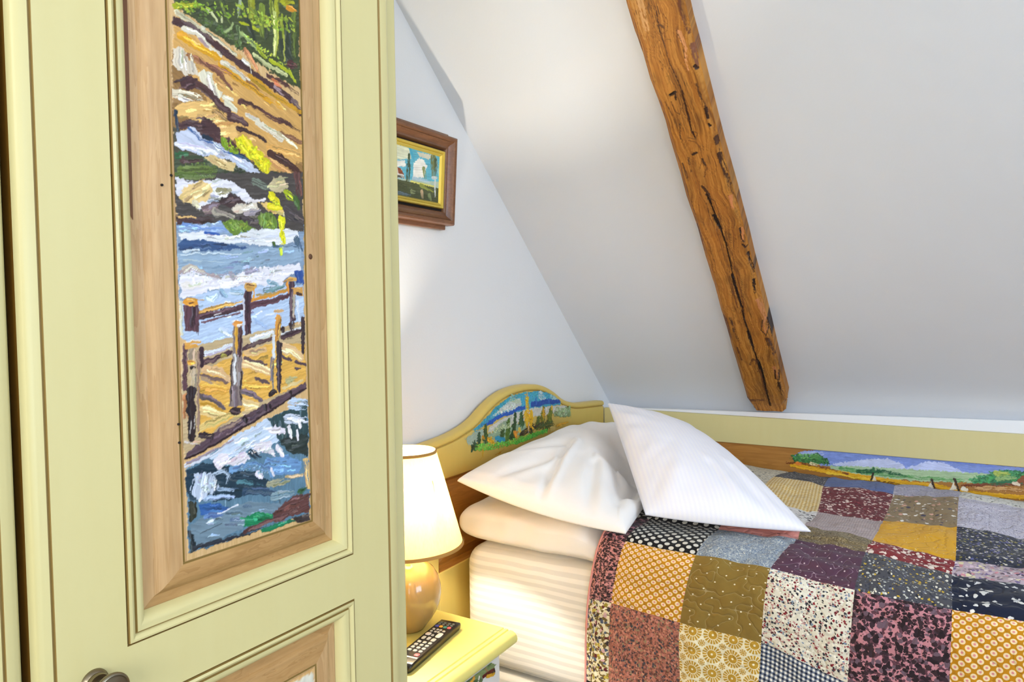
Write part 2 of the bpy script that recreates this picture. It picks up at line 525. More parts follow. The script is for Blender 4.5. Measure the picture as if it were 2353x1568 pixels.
def specks(name, bg, colours, scale, size, bg2=None, stitch=None):
    m = NT(name); uv = m.uv()
    wob = m.n('ShaderNodeTexNoise'); wob.inputs['Scale'].default_value = scale * 1.3; m.link(uv, wob.inputs['Vector'])
    p = m.vec('ADD', uv, m.vec('SCALE', m.vec('SUBTRACT', wob.outputs['Color'], (.5, .5, .5)), .9 / scale))
    v = m.vor(p, scale)
    sx = m.n('ShaderNodeSeparateColor'); m.link(v.outputs['Color'], sx.inputs[0])
    n = len(colours)
    pick = m.ramp(sx.outputs[0], [(i / n, c) for i, c in enumerate(colours)], True)
    thr = m.math('ADD', size * .55, m.math('MULTIPLY', sx.outputs[1], size * .8))
    base = bg
    if bg2: base = m.mix(m.math('GREATER_THAN', m.noise(uv, scale * .8, 2), .53), bg, bg2)
    col = m.mix(m.math('LESS_THAN', v.outputs['Distance'], thr), base, pick)
    return cloth_end(m, col, stitch)
def check(name, dark, mid, light, k):
    m = NT(name); s = m.n('ShaderNodeSeparateXYZ'); m.link(m.vec('FRACTION', m.vec('SCALE', m.uv(), k)), s.inputs[0])
    a = m.math('GREATER_THAN', s.outputs[0], .5); b = m.math('GREATER_THAN', s.outputs[1], .5)
    t = m.math('MULTIPLY', m.math('ADD', a, b), .5)
    return cloth_end(m, m.ramp(t, [(0, light), (.25, mid), (.75, dark)], True))
def wheels(name, bg, gold, core, k):
    m = NT(name); uv = m.vec('SCALE', m.uv(), k); f = None
    for off, r0, sp in ((0.0, .46, 18), (.5, .17, 8)):
        q = m.vec('SUBTRACT', m.vec('FRACTION', m.vec('ADD', uv, (off + 50, off + 50, 0))), (.5, .5, 0))
        s = m.n('ShaderNodeSeparateXYZ'); m.link(q, s.inputs[0])
        r = m.vec('LENGTH', m.vec('MULTIPLY', q, (1, 1, 0)))
        spoke = m.math('GREATER_THAN', m.math('SINE', m.math('MULTIPLY', m.math('ARCTAN2', s.outputs[1], s.outputs[0]), sp)), -.55)
        dash = m.math('MULTIPLY', m.math('MULTIPLY', m.math('LESS_THAN', r, r0), m.math('GREATER_THAN', r, r0 * .54)), spoke)
        disc = m.math('MULTIPLY', m.math('LESS_THAN', r, r0 * .47), m.math('GREATER_THAN', r, r0 * .12))
        ring = m.math('MAXIMUM', dash, disc)
        f = ring if f is None else m.math('MAXIMUM', f, ring)
    base = m.mix(m.noise(m.uv(), .8, 2), bg, tuple(c * .9 for c in lin(bg)))
    return cloth_end(m, m.mix(f, base, m.mix(m.noise(m.uv(), 2, 1), gold, core)))

PRINT = {
 'orange': dots('print_orange_rings', 'C88A16', 'EED4A8', 'D98A8E', .56, .275, .11),
 'olive': dots('print_olive_pin_dots', '8A7034', 'E6DCC0', '', .27, .045, 0, 'B8A67A'),
 'floral_white': specks('print_white_small_floral', 'DCD6C4', ['26262B', 'E8E2D2', '6E1C26', 'F0EAD8', '7A8AA0', 'B98A86', '8A2430', '3A3A42'], 2.3, .50),
 'mauve': specks('print_mauve_black_flowers', 'BC8088', ['2A1F24', '3A2A30', '6B5560', '2A1F24', '3A2A30'], 1.25, .60, '5E3C46'),
 'pink_black': specks('print_pink_black_leaves', 'C98A86', ['2E2124', '4A3436', '2E2124', '3A2A2C'], 1.8, .54, '7A5452'),
 'salmon': specks('print_salmon_brown_floral', 'A86A58', ['6A4238', 'C08870', '4A3A3A', '8E7A5E', 'B8786A', '3E4048'], 2.3, .50, '7A4E44'),
 'wheels': wheels('print_gold_wheels', 'EADFBC', 'AE8622', 'BE943A', .27),
 'gingham': check('print_navy_gingham', '222A3E', '727A8A', 'E6E4DA', 1.25),
 'multi': specks('print_multi_floral', 'D6CBA8', ['4A5468', '5A1E22', 'B8A040', 'E6DDC4', '3A3034', '8E7F30', 'C8A0A0', '6A6E7A'], 1.5, .5, '6E5A2E'),
 'black_plain': specks('print_black', '1C1A1C', ['2A282A', '141214', 'A8A498'], .9, .10),
 'black_cubes': dots('print_black_white_dots', '1A181A', 'D4D0C4', '', .46, .24, 0),
 'bluegrey': specks('print_blue_grey_speckle', '8E98A2', ['5E6E86', 'C6C8C2', '7A8696', 'B4B8B4', '6A7484'], 4.2, .5),
 'purple': dots('print_purple_dots', '583A4C', 'C9B4B8', '', .40, .06, 0, 'A88E9C'),
 'darkfloral': specks('print_charcoal_yellow_floral', '4A4A50', ['C8A83A', 'DCD8C8', '2E2E36', '6A6E80', 'B8BAB0', '3A3C48'], 1.9, .42),
 'navyflower': specks('print_navy_white_flowers', '1C2236', ['D8D8D4', '1C2236', 'D0D0D0', 'E4E2DA', '1C2236'], .72, .36),
 'pink': specks('print_salmon_pink', 'DC9488', ['5A3034', 'E2A498', 'DC9488', 'D08A80'], .6, .2),
 'brown_speck': specks('print_brown_speckle', '7A6A4A', ['5A4C34', '94845E', '4A4030', 'A8987A'], 3.6, .5),
 'redleaf': specks('print_red_white_leaf', '7E2A2E', ['EADACC', 'E4CFC0', '8A3034', 'EAD8C8'], 1.1, .46),
 'pastel': specks('print_pastel_bouquet', 'B8A6B0', ['E0D4D4', '7A6A90', 'C88A92', 'D8CFA8', '5A4A5A', 'D0B8C4'], 1.3, .5),
 'blackleaf': specks('print_white_black_leaf', 'DCD8D4', ['2A2226', '4A3A40', 'E6E2DC', '2A2226'], 1.0, .38),
 'greypink': check('print_grey_pink_check', 'A08F90', 'AE9D9C', 'BCAEAA', 1.8),
 'yellow': specks('print_sunny_yellow', 'DDA41C', ['F0DCA0', 'E6B848', 'DDA41C', 'F2E6C0'], 1.6, .16),
 'navymix': specks('print_navy_mixed_flowers', '2E3242', ['C8C4B8', '5A5E88', '8E8648', 'DAD4C8', '22242E', '6E6A94'], 1.4, .42),
 'yelgingham': check('print_yellow_gingham', 'C29A4E', 'D6B878', 'EADBB2', 1.2),
 'darkred': specks('print_dark_red_floral', '6A2028', ['E8D4C8', '8A3A40', 'DCC0B4', '501820', 'E4CCC0'], 1.3, .42),
 'taupe': specks('print_taupe_birds', '8E7A5A', ['ECE6DC', '4A4454', 'DCA894', '8E7A5A', 'ECE6DC'], .75, .32),
 'lavender': specks('print_lavender_speckle', 'C0BCCA', ['8A86A0', 'DAD6DE', '9C96AE', '6E6A84'], 2.6, .36),
 'blackspeck': specks('print_black_speckle', '3C383C', ['B4AEA8', '5A5458', '28262A', '8A8484'], 1.9, .36),
 'blue': specks('print_chambray_blue', '5A6A9A', ['52628F', '6272A2', '5A6A9A'], 5, .5),
 'lavgrey': specks('print_lavender_grey', 'A6A2B2', ['8A86A0', 'C0BCC6', '9A96A8'], 3, .45),
 'palefloral': specks('print_pale_grey_floral', 'CFCDC6', ['9A9A94', 'E2E0DA', 'B0AEA4', '7E8078'], 1.3, .34),
 'creamgrey': specks('print_cream_grey_floral', 'C2BAA6', ['8A8478', 'E0DACA', '6E6A64', 'D0C8B4'], 1.6, .44),
}

# brush strokes: kind, colour, width or edge roughness, dry brush, points in 1/1000 unit on the painted board
DOOR_STROKES = '''
P 4A4636 2.2 0 390.9,175.6 456.6,161.5 543.3,152.3 542.4,127.1 388.5,107.4
P 8E6A3A 2.2 0 393.3,243.6 402.4,275.6 545.4,217.8 543.0,144.8 456.5,158.1 390.8,172.4
P 7F94AC 1.1 0 391.2,86.4 541.6,102.8 539.2,26.9 392.0,11.4
P C79A55 4.4 0 395.6,262.0 402.4,275.6 465.2,256.5 542.2,219.6 543.7,167.4 498.1,145.3 457.0,172.9 431.9,195.4 408.8,227.2 394.3,241.9
P 3B4524 3.8 0 394.8,287.5 542.9,341.0 540.4,263.7 542.2,244.4 516.5,247.5 480.3,256.3 447.1,267.8 416.3,274.1 401.3,278.4 394.7,283.3
S 8E9418 6.0 1 513.1,329.0 508.9,270.5
S 6E8028 7.8 1 493.5,313.8 492.5,282.0
S 8A8F1A 7.6 1 480.9,317.4 480.1,293.1
S 9FAA8C 3.7 1 467.1,312.5 464.4,293.5
S 2C3622 8.2 0 524.6,310.2 526.4,269.6
S 67782A 5.6 1 534.3,320.8 534.5,276.8
S 7F8C1C 2.4 0 518.7,315.4 519.4,290.4
S 7D8A22 5.3 1 504.8,326.0 506.3,304.1
S 31391F 5.3 1 500.6,308.1 496.8,283.4
S 2B3420 7.6 0 474.6,293.5 482.4,278.9
S 2A3325 12.3 0 519.2,284.4 529.4,265.6
S 4A2222 9.7 1 527.9,266.3 534.1,266.9
S A3AA44 2.2 0 520.7,294.5 520.5,267.9
S 59692F 3.1 1 444.4,301.0 450.5,292.1 455.5,283.8
S 6A7B2A 3.8 1 416.9,290.2 426.5,289.3 437.6,287.7
S AEB868 4.7 0 508.8,313.3 509.8,297.0 507.4,270.1
S B9BE8A 3.5 0 430.2,289.5 436.3,286.2 439.9,281.9
S B9BE8A 2.1 0 445.2,288.1 445.0,282.5
S 8FA066 3.0 0 448.6,273.8 455.4,280.4 458.2,285.8
S A6AE10 3.7 0 466.3,289.6 475.9,290.5
S A8B012 4.5 0 482.8,289.3 488.4,287.7
S 9AA012 6.0 1 397.9,280.4 407.3,284.7 416.9,289.1
S 8D9416 4.4 1 399.2,283.9 410.7,281.1
S 55683A 4.9 1 463.4,283.0 465.6,267.9
S 8FA060 5.0 0 468.7,279.1 482.2,273.0 492.0,267.8
S 98A51C 4.5 0 486.4,272.0 496.2,264.4
S 9FA012 6.8 1 520.6,328.1 533.1,332.6
S CF8A1C 5.5 0 526.6,324.2 536.0,325.0
S 2A331F 1.8 0 408.3,279.8 417.8,282.0 426.6,290.4 437.9,296.5
S 2E361E 1.7 0 448.3,303.5 450.1,297.5 455.7,290.5
F 7E9A2A 9.9 0 401.4,281.6 429.0,291.2 461.2,295.8
F 8CA032 13.7 0 468.1,301.5 503.3,300.7 530.8,309.9
F A9B840 7.6 0 474.0,276.2 502.2,267.3 529.1,258.2
F 4A5E2A 10.3 0 422.5,279.3 449.9,274.2 465.5,265.6
S C9C6A4 4.9 0 398.9,275.5 409.2,272.7 425.8,267.5
S C0BC9C 4.6 1 425.8,267.5 440.6,264.6 459.8,256.0
S D2CFB6 3.4 0 424.1,270.7 425.9,271.1
S 452A2A 8.2 0 397.5,267.8 410.2,266.7 434.2,260.4 454.4,252.2 481.2,242.7 504.1,237.0 525.2,231.5 540.5,217.9
S BFC48A 5.1 0 483.3,262.9 497.4,256.5 522.8,254.0
S A2AB18 4.0 0 502.0,262.5 526.0,258.5 535.2,250.0
S 53302C 5.3 1 498.5,246.2 516.4,245.0 538.0,238.4
S B0764A 5.7 1 472.2,263.1 478.9,255.9 484.2,248.1
S E4E2D0 1.0 0 477.0,250.8 477.3,242.8
S B86A3C 6.0 1 505.8,243.4 514.7,239.8
S 9D8588 4.0 1 507.1,236.6 517.5,232.0
S 6F5A58 5.6 1 529.8,229.0 540.7,222.9
S D3CBB4 5.5 0 405.4,263.1 417.2,263.7 425.5,259.9 433.9,252.7 443.9,250.2
S 9C8488 2.9 1 421.8,258.8 430.3,254.9
S CF960E 7.7 0 401.7,256.6 415.6,252.6 433.8,248.3 442.6,247.6
S CB920F 6.6 1 442.4,240.9 465.7,232.8 493.4,223.7 515.4,217.1
S BC8A10 6.4 1 476.9,239.2 500.9,230.3 523.3,223.8 540.6,219.2
S E0A030 2.7 0 399.4,257.0 408.7,257.8
S F0D080 1.6 0 413.3,255.0 421.7,254.4
S D5CCB8 5.4 0 446.3,244.3 459.3,241.2 474.0,235.0
S CFC9B6 5.6 0 469.1,253.1 474.6,251.2
S 8A5A35 5.0 1 409.3,241.1 424.8,238.1 453.8,235.2
S 6B4330 5.7 1 422.4,240.7 442.0,232.0 453.4,221.7
S 54322C 5.6 1 463.7,211.8 474.6,212.2 488.5,207.3 515.0,202.5
S 8B6030 3.8 1 472.6,234.6 496.4,225.6
S 4F3028 4.7 1 510.5,205.1 524.2,202.0 538.3,198.8
S D6A052 7.9 1 497.5,172.6 514.0,173.2 537.4,172.6
S B98550 6.6 1 494.2,161.3 513.4,155.0 536.5,143.8
S 7A5236 5.4 1 514.6,190.3 530.0,188.5 542.7,186.0
S 46281F 9.3 0 498.8,166.9 510.7,164.2 525.9,159.5 536.8,152.6
S D6CDB6 5.0 0 471.5,199.9 485.4,198.4
S D6CEB8 7.8 0 485.3,194.9 499.6,190.8 514.4,185.4
S BFB08C 4.7 1 510.0,189.4 534.5,179.5
P CFC3AE 2.7 0 393.2,242.6 403.7,246.8 409.2,237.9 416.2,235.7 418.3,226.6 406.3,221.2 393.8,227.2
P D2CCB4 2.3 0 418.3,225.6 424.6,232.7 433.2,231.8 436.5,219.6 444.0,214.9 441.2,208.6 433.6,207.9 425.2,215.6
S D0CBB2 4.3 0 445.2,210.7 454.3,211.8
S D0CBB2 7.3 0 449.6,206.2 458.0,202.6
P 45282A 2.2 0 397.9,214.8 406.3,221.2 418.2,222.3 420.3,215.4 408.1,208.0 400.0,209.1
S 4C2D2A 8.0 0 419.1,216.1 430.0,211.3 432.4,207.6
S 7B6438 8.2 1 433.3,199.0 447.1,192.2
S 462A2B 8.3 0 436.1,206.3 444.8,200.6 450.0,199.6
S 452A2B 8.5 0 452.4,194.5 463.1,193.5 469.8,191.0
S 452A26 4.3 0 460.1,184.9 476.5,183.7 493.4,178.9
S CFC2A8 8.7 1 394.1,202.3 404.5,203.9 419.9,203.4
S DAD2BE 4.4 0 398.6,200.3 407.8,199.4
P DDB26A 2.4 0 393.7,190.8 407.8,198.4 423.6,203.2 430.9,201.7 431.9,194.3 438.1,191.3 443.0,185.8 456.1,186.3 461.2,179.5 454.3,171.3 440.1,175.2 431.7,188.8 419.2,181.7 405.0,183.9 394.5,181.6
P 452A2C 2.4 0 395.5,176.6 407.2,182.3 417.9,180.4 423.0,188.0 431.6,186.6 440.3,179.6 440.0,171.8 418.7,168.7 405.7,172.4 396.4,170.5
S 4A2C2C 7.1 0 432.3,170.3 439.8,167.4 449.0,171.4 459.3,163.2
S 1D2F40 4.4 1 394.7,185.8 394.7,170.1
P 3C4630 2.2 0 392.7,146.7 418.1,150.2 456.2,150.1 490.8,144.2 541.6,152.1 541.2,139.5 391.7,118.3
P B9C0D2 2.7 0 393.5,167.8 406.9,172.7 410.6,176.7 422.4,168.3 437.3,166.9 446.1,160.7 461.8,156.8 478.2,151.5 486.4,143.5 469.6,144.3 451.0,151.5 433.0,153.9 420.5,150.6 406.2,152.3 395.8,153.6
S D8D8E0 5.5 1 394.8,156.5 418.3,157.8 435.7,156.6
S 3D5F92 2.8 1 406.9,172.7 418.6,166.5 433.4,165.0 448.6,159.0 467.3,156.6
S 16283A 4.0 0 422.4,169.4 431.0,167.8
S 25455F 4.9 1 451.3,161.7 472.7,155.2
S 6F8F12 6.0 0 443.8,170.4 446.1,163.0
S 7C9A12 6.1 0 452.6,161.9 457.9,160.7
P C9C010 3.1 0 457.0,174.1 468.0,179.7 473.5,177.3 483.0,168.7 491.4,164.4 498.5,157.3 498.1,146.5 487.9,146.1 478.3,155.0 467.4,160.1 459.5,166.6
S DDD40C 6.2 1 463.8,174.3 470.3,166.4
S DDD40C 6.4 1 478.6,164.4 487.0,161.2
S D8CC0C 5.9 1 492.6,155.1 493.8,148.2
F D8D018 11.2 0 463.7,173.1 478.6,164.4 492.5,152.7
F 8FA818 7.3 0 446.4,169.7 455.3,162.4
F 6A7A34 7.8 0 399.8,136.4 433.9,142.0
S 2A5A34 5.5 1 394.4,147.0 403.8,149.8
S 4A3330 6.7 1 400.1,143.8 418.0,146.9
P CBB27A 2.3 0 421.7,149.7 433.0,153.9 443.1,151.3 456.2,150.1 454.6,141.9 445.4,140.5 432.7,145.1
S 5D7030 10.0 1 399.7,133.2 417.6,137.1 432.6,140.6
S 55505A 5.9 1 433.6,133.1 455.8,136.5 476.2,134.9
P 46403C 2.7 0 392.7,130.7 541.7,154.2 539.6,91.3 496.1,83.8 438.5,90.1 392.3,84.4
S 4F6428 6.6 1 393.8,128.3 411.4,130.5 432.4,135.3
P D3D2DA 2.2 0 392.6,127.6 405.2,124.2 423.4,127.9 434.8,132.4 450.3,131.9 466.2,125.1 475.6,117.1 467.1,112.5 455.2,120.2 444.8,123.3 434.3,118.5 428.9,106.8 416.4,100.9 410.5,104.5 396.5,108.1 392.7,113.9
P DCBE80 2.2 0 396.5,108.1 400.3,117.1 414.8,126.7 429.6,125.6 429.2,116.7 422.7,108.2 410.5,105.6 399.9,104.3
S CFC5A8 5.7 1 410.5,105.6 416.4,102.0
P 3F2D2E 1.9 0 436.7,112.1 449.8,118.3 460.5,117.4 467.1,112.5 449.4,105.8 437.8,107.8
S 8B8560 6.0 1 436.9,120.0 450.0,122.9
P 6D5A5C 1.8 0 416.5,103.1 434.1,110.7 437.8,107.8 431.2,99.3 421.1,97.1
S 3A2726 6.1 1 393.6,89.8 428.4,92.4
S 4A3032 5.5 1 395.8,86.9 415.9,87.8
S D8B070 2.0 0 393.6,90.9 411.3,92.8
P CFC3B0 2.2 0 449.4,105.8 457.6,111.4 471.3,111.9 479.8,115.2 482.4,108.5 471.0,103.7 454.6,100.8
S D8D2D4 3.2 0 471.3,114.2 491.4,119.0
S A59A9E 6.3 1 468.2,102.2 482.4,107.3
S A29A8A 5.9 1 431.2,100.4 451.8,97.0
P DDBB72 2.1 0 482.6,115.6 497.1,116.2 512.0,111.9 514.9,106.2 505.7,105.2 491.1,109.5
S D0C8A0 6.2 0 516.4,106.3 528.8,102.7
S 6D786A 7.7 1 479.0,135.0 497.6,130.6
P B5A882 2.9 0 494.7,132.6 501.0,143.0 513.1,146.1 520.5,136.2 512.5,127.8 500.5,128.6
S 5E3A34 9.9 1 533.5,150.5 536.1,130.9
S D5CC0E 9.3 0 499.6,123.7 506.1,118.5
S D5CC0E 6.6 0 495.6,113.6 510.5,112.4
S 5C7A1C 1.9 0 501.7,119.7 506.1,116.7
S 9FAE16 8.3 1 518.7,128.6 527.9,124.9
S 3D5A26 8.4 1 531.1,124.1 534.0,117.0
P 5F7A2A 1.9 0 439.8,90.2 449.0,94.5 461.1,94.6 467.9,93.0 477.4,86.9 475.8,82.1 467.6,86.0 459.3,82.9 455.1,78.0 448.6,80.9
P 5F7A2A 2.1 0 480.7,101.3 489.5,105.8 499.8,106.9 505.5,99.1 505.0,84.5 493.2,85.9 481.9,94.4
S 46601F 2.4 1 490.7,100.0 500.7,90.2
F 7A9434 8.5 0 446.2,88.6 467.7,88.3
F 7A9434 10.5 0 489.3,101.0 499.2,90.1
F C8C820 8.0 0 501.8,121.6 509.0,112.8
S 2E2022 5.0 0 461.2,96.9 474.9,97.2
S 453E3E 15.2 0 521.1,109.3 536.8,103.5
P 8FA8CE 2.2 0 393.4,83.5 428.3,89.1 438.5,91.2 446.0,81.8 420.5,79.5 394.3,77.2
S 6D8EC6 3.3 1 399.2,85.1 419.4,82.7 443.4,83.8
P D9DCDF 2.2 0 393.1,76.1 419.3,80.5 438.1,78.8 448.4,76.3 478.9,88.2 534.8,92.1 531.2,79.3 495.7,71.8 467.2,72.1 437.8,71.0 413.0,72.4 395.2,71.0
S 27509A 2.6 0 420.5,79.0 435.6,79.2
S C5CBD8 2.7 1 453.7,75.6 496.0,81.4 529.8,86.7
P 5F7A2A 1.2 0 448.6,82.0 454.0,83.0 456.5,79.3 451.2,78.8
P 33507C 1.8 0 392.8,67.6 398.7,71.8 415.4,71.5 443.0,70.3 475.4,68.6 448.0,64.4 415.0,61.7 393.7,61.3
P 8AA2B8 1.8 0 392.6,60.2 427.4,61.4 467.0,67.4 503.1,72.3 537.4,72.2 535.3,58.3 495.0,51.3 466.3,46.5 433.0,41.7 393.0,41.1
S C7D4DC 2.2 0 397.2,60.5 413.8,62.1
S C3D2DA 1.3 0 394.7,57.1 427.3,60.3 460.0,61.7
S A9BCC4 2.0 1 396.9,52.0 439.8,52.1
S 7692AC 2.1 1 426.9,47.0 480.6,54.2
S 355068 7.1 1 531.3,81.8 535.7,70.9
S 3F5A72 3.4 1 500.1,72.1 529.4,72.9
S D3D00E 8.2 0 511.6,100.9 510.6,92.3
S D3D00E 6.8 0 511.1,86.3 513.9,76.7
F D8D41A 6.8 0 511.6,99.7 510.7,72.8
S 3F5A22 4.0 0 500.2,75.1 500.9,73.3
S 9FB414 4.1 0 508.3,69.0 508.9,64.2
P DEDCE4 2.4 0 393.0,39.0 404.9,47.0 418.0,41.1 436.7,38.5 452.5,40.2 473.3,48.0 502.4,51.7 533.6,55.7 536.6,48.3 515.8,41.3 509.3,31.3 479.6,25.8 461.6,30.1 446.8,27.5 428.7,26.0 417.4,23.5 408.7,19.0 393.4,17.8
S A08F8F 4.4 1 394.2,40.1 404.9,45.9 418.0,41.1 435.4,37.3
S 8F8B9C 7.6 1 466.2,44.2 478.9,47.0
S 9A94A0 6.1 1 447.2,41.1 453.7,35.6
S DED8D2 6.7 1 397.2,28.5 414.0,31.1
F E6E6F0 6.8 0 402.1,35.1 439.1,32.9 466.0,37.2 509.9,47.2
F A8B4C4 4.5 0 396.5,40.2 439.3,38.6 494.9,50.1
S E8E6EC 6.0 1 436.5,32.8 454.9,32.2
P AFC3DE 1.8 0 394.4,12.5 413.7,22.4 465.7,30.2 509.3,31.3 539.3,32.0 538.2,-4.7 492.7,-16.1 414.1,-35.2 392.1,-18.4
S 9DB7CC 4.7 0 419.6,18.1 425.8,14.8 432.3,20.4
S 8FB0C8 5.4 0 436.3,25.0 441.2,18.3
S 9AB6CC 6.1 0 448.0,24.1 460.0,23.1
S 8FB0C4 5.3 1 493.0,34.5 503.3,32.3
S C2D0E6 4.8 1 435.0,-12.1 450.4,-20.5
S 9BB4D8 5.1 1 473.0,-3.7 489.9,-13.6
P 27488A 1.4 0 527.0,47.9 538.2,48.4 539.4,33.3 528.2,35.5
S 4C6A64 5.3 1 488.3,26.0 512.4,31.3
S C8C8B4 2.9 0 393.8,14.0 393.9,-15.9
P B9A27A 1.1 0 392.8,-32.9 412.0,-25.2 540.5,-8.0 538.1,-81.8 461.0,-110.4 394.0,-132.2 389.9,-114.2
P D9A84C 1.8 0 411.1,-51.5 444.5,-40.4 492.3,-28.8 538.9,-30.9 539.2,-74.2 470.1,-89.2 421.5,-110.3 407.9,-109.4
S D8B080 8.2 0 416.1,-49.7 431.0,-53.0 441.1,-60.7
S DDB684 10.1 0 457.7,-45.8 477.0,-51.9 489.9,-57.6
S D9B27C 7.6 0 463.5,-36.9 484.8,-35.6
S D9B584 11.0 0 508.7,-34.4 522.6,-37.6 533.6,-45.8
S E0C080 9.3 0 411.1,-87.8 424.6,-92.8 437.3,-97.9
S D19A3A 10.4 1 411.7,-69.1 438.1,-71.8
S D6A03E 7.6 1 458.3,-69.1 489.4,-73.3
S D8BC74 6.9 1 409.3,-104.1 442.5,-97.4 454.5,-99.0
S DDBE84 7.6 0 456.4,-85.2 472.9,-90.7 461.6,-92.9
S A9A474 6.9 1 513.7,-69.4 524.8,-67.9
S 6D5650 3.2 0 412.2,-54.9 425.7,-59.3 439.7,-64.0
S 5F5058 4.6 0 409.2,-73.3 422.5,-79.2 436.3,-88.6
S 5B4646 3.0 0 460.5,-42.5 474.4,-45.8 487.2,-50.2
S 5F4C4C 3.9 0 472.4,-63.4 489.5,-69.7
S 655860 5.7 0 458.1,-74.9 470.4,-79.7 478.7,-86.6
S 54424A 3.4 0 506.9,-43.0 519.1,-47.4
S 54424A 3.5 0 525.4,-50.3 538.2,-54.4
S 54424A 2.5 0 523.6,-56.5 531.6,-57.7
S A58C70 3.5 1 413.3,-58.3 435.6,-69.3
S B88A2A 2.9 0 411.3,-81.2 426.1,-86.3 433.6,-90.6
S B98A40 4.6 1 413.0,4.3 435.7,9.7 459.7,14.4
S D9A85A 2.3 0 414.3,4.8 425.5,6.4
S 452C34 6.3 0 411.7,-0.1 435.5,4.1 459.5,8.6
S 6B4A52 2.1 0 413.9,-5.6 438.0,-0.4 456.7,4.0
S D8D0D0 0.9 0 427.8,1.9 435.5,4.1
S C98A2E 3.8 0 470.8,15.6 486.6,19.3 518.4,27.1
S 5B3A44 6.4 0 470.6,9.7 493.8,14.6 516.7,20.9
S A68C4C 2.3 1 476.6,20.4 494.0,23.0 516.9,27.7
S D3D8DE 5.2 0 414.1,-35.2 431.7,-32.9 444.8,-29.0
S D5D9DC 5.8 0 469.5,-24.3 482.4,-21.2 495.6,-18.0
S D5D9DC 4.9 0 509.2,-19.7 531.4,-14.1
S 4B333C 5.8 0 410.1,-44.9 427.6,-40.5 443.3,-35.7
S 4D3438 5.0 0 459.5,-32.0 475.0,-28.0 494.0,-24.0
S 4A3338 6.2 0 509.1,-22.2 534.6,-15.5
S 8A7A30 4.2 0 435.4,-38.7 439.3,-38.4
P 5B3A44 0.9 0 396.0,10.8 411.5,11.9 410.6,-15.3 396.9,-13.8
S 2D1A20 2.8 1 406.0,9.7 405.2,-13.0
P D9952E 0.9 0 394.9,12.9 399.2,17.8 411.1,17.4 411.5,12.5 402.4,9.2
S 5D3418 1.6 0 401.4,12.4 406.1,13.5
S F0C070 1.6 0 400.3,16.2 407.4,15.7
P 4A2E38 1.0 0 462.2,26.0 470.5,26.1 469.0,-18.4 461.3,-19.3
S 2D1A24 3.2 1 466.9,23.7 464.8,-17.1
P C89A52 1.0 0 461.6,28.3 464.4,32.4 477.0,32.7 478.3,29.8 473.9,25.0 465.6,24.9
S D8962E 2.6 0 473.3,27.4 473.0,18.0
S 6A4426 1.5 0 465.8,30.7 474.1,30.9
S C8C4CC 1.5 0 460.5,16.7 461.4,-17.0
P 45303A 1.1 0 518.7,35.7 526.6,36.0 525.3,-5.2 518.9,-6.4
P CFA050 0.8 0 514.2,38.1 518.9,40.7 528.3,40.4 528.2,36.6 517.2,35.1
S D08A2A 3.0 0 517.1,34.5 517.5,23.4
S 8D8078 4.2 1 526.3,27.2 523.8,-1.5
P C09048 0.8 0 524.0,29.7 537.7,30.0 538.2,21.1 524.6,22.2
S 3F2A22 3.7 0 530.2,23.5 535.0,23.0
S 3A2A2E 7.0 1 520.4,-8.9 521.8,-13.9
S 3A2A30 5.7 0 536.5,-4.1 535.4,-40.8
S D9DCE2 2.8 1 529.1,14.8 531.6,-7.8
P 57383F 0.9 0 394.2,-24.5 398.9,-24.7 397.4,-67.7 392.7,-68.3
S 8A7A66 6.8 1 403.4,-30.3 402.7,-50.8
S D9A04A 3.4 0 396.6,-24.6 410.9,-23.0
S D9A04A 3.1 0 397.6,-27.8 409.6,-26.8
S DED8CC 1.6 0 397.8,-23.0 410.9,-21.9
S DCA440 5.2 0 400.6,-42.6 403.6,-42.8
S 241618 2.7 0 401.0,-48.0 405.2,-47.8
S B8A488 5.7 1 403.9,-50.9 403.2,-72.6
S 3B2430 4.6 0 413.1,-29.7 412.5,-47.2
S 8B7060 3.4 1 409.3,-33.9 407.4,-106.0
S B87A4A 4.5 1 394.3,-72.8 394.2,-93.3
S 2B1C1E 9.6 0 400.9,-69.1 400.0,-112.5
S CFC8C0 0.9 0 399.3,-97.2 398.4,-107.9
S CFC8C0 0.7 0 403.6,-93.4 402.7,-104.2
P 7D6E6A 0.7 0 448.2,-7.4 459.0,-7.6 456.2,-88.7 441.5,-88.1
S C9962E 3.5 0 451.4,-12.0 451.3,-36.2
S D0D0D0 3.7 1 448.5,-38.3 448.9,-65.9
S 4D3034 4.5 0 456.2,-11.0 455.2,-38.7
S 2D2020 1.7 1 445.7,-42.7 442.9,-86.0
S 2D2020 1.8 1 456.0,-55.0 454.9,-88.6
S 6A5A60 6.2 1 448.7,-71.7 448.2,-87.8
P CF8A3A 0.7 0 446.9,-7.4 451.0,-4.0 458.4,-4.7 457.6,-8.7 450.8,-10.9
S E6DDD0 3.2 0 454.2,-8.7 456.9,-8.5
P 2E1D20 1.0 0 440.1,-92.5 445.5,-88.6 454.8,-90.9 453.3,-96.5 445.2,-97.8
S C98C34 7.5 0 503.7,-2.4 501.3,-26.8
S 8A5A24 2.2 1 504.3,-7.3 502.2,-24.4
S CFA878 4.0 0 500.1,4.3 509.2,4.9
S D4DAE0 3.8 0 497.0,-21.7 495.5,-45.9
S 33232A 6.8 0 503.5,-29.3 501.9,-78.2
S 7A7078 5.4 1 494.0,-45.8 492.9,-77.3
S 2D1D20 4.9 0 508.6,-13.5 509.6,-16.0
S 2A1C1E 6.0 0 490.6,-80.7 496.6,-79.5
P 54404A 1.1 0 394.2,-125.7 424.0,-110.7 461.4,-98.7 490.4,-87.9 539.2,-72.9 539.0,-80.6 505.2,-93.3 461.1,-109.2 423.6,-123.0 394.0,-132.2
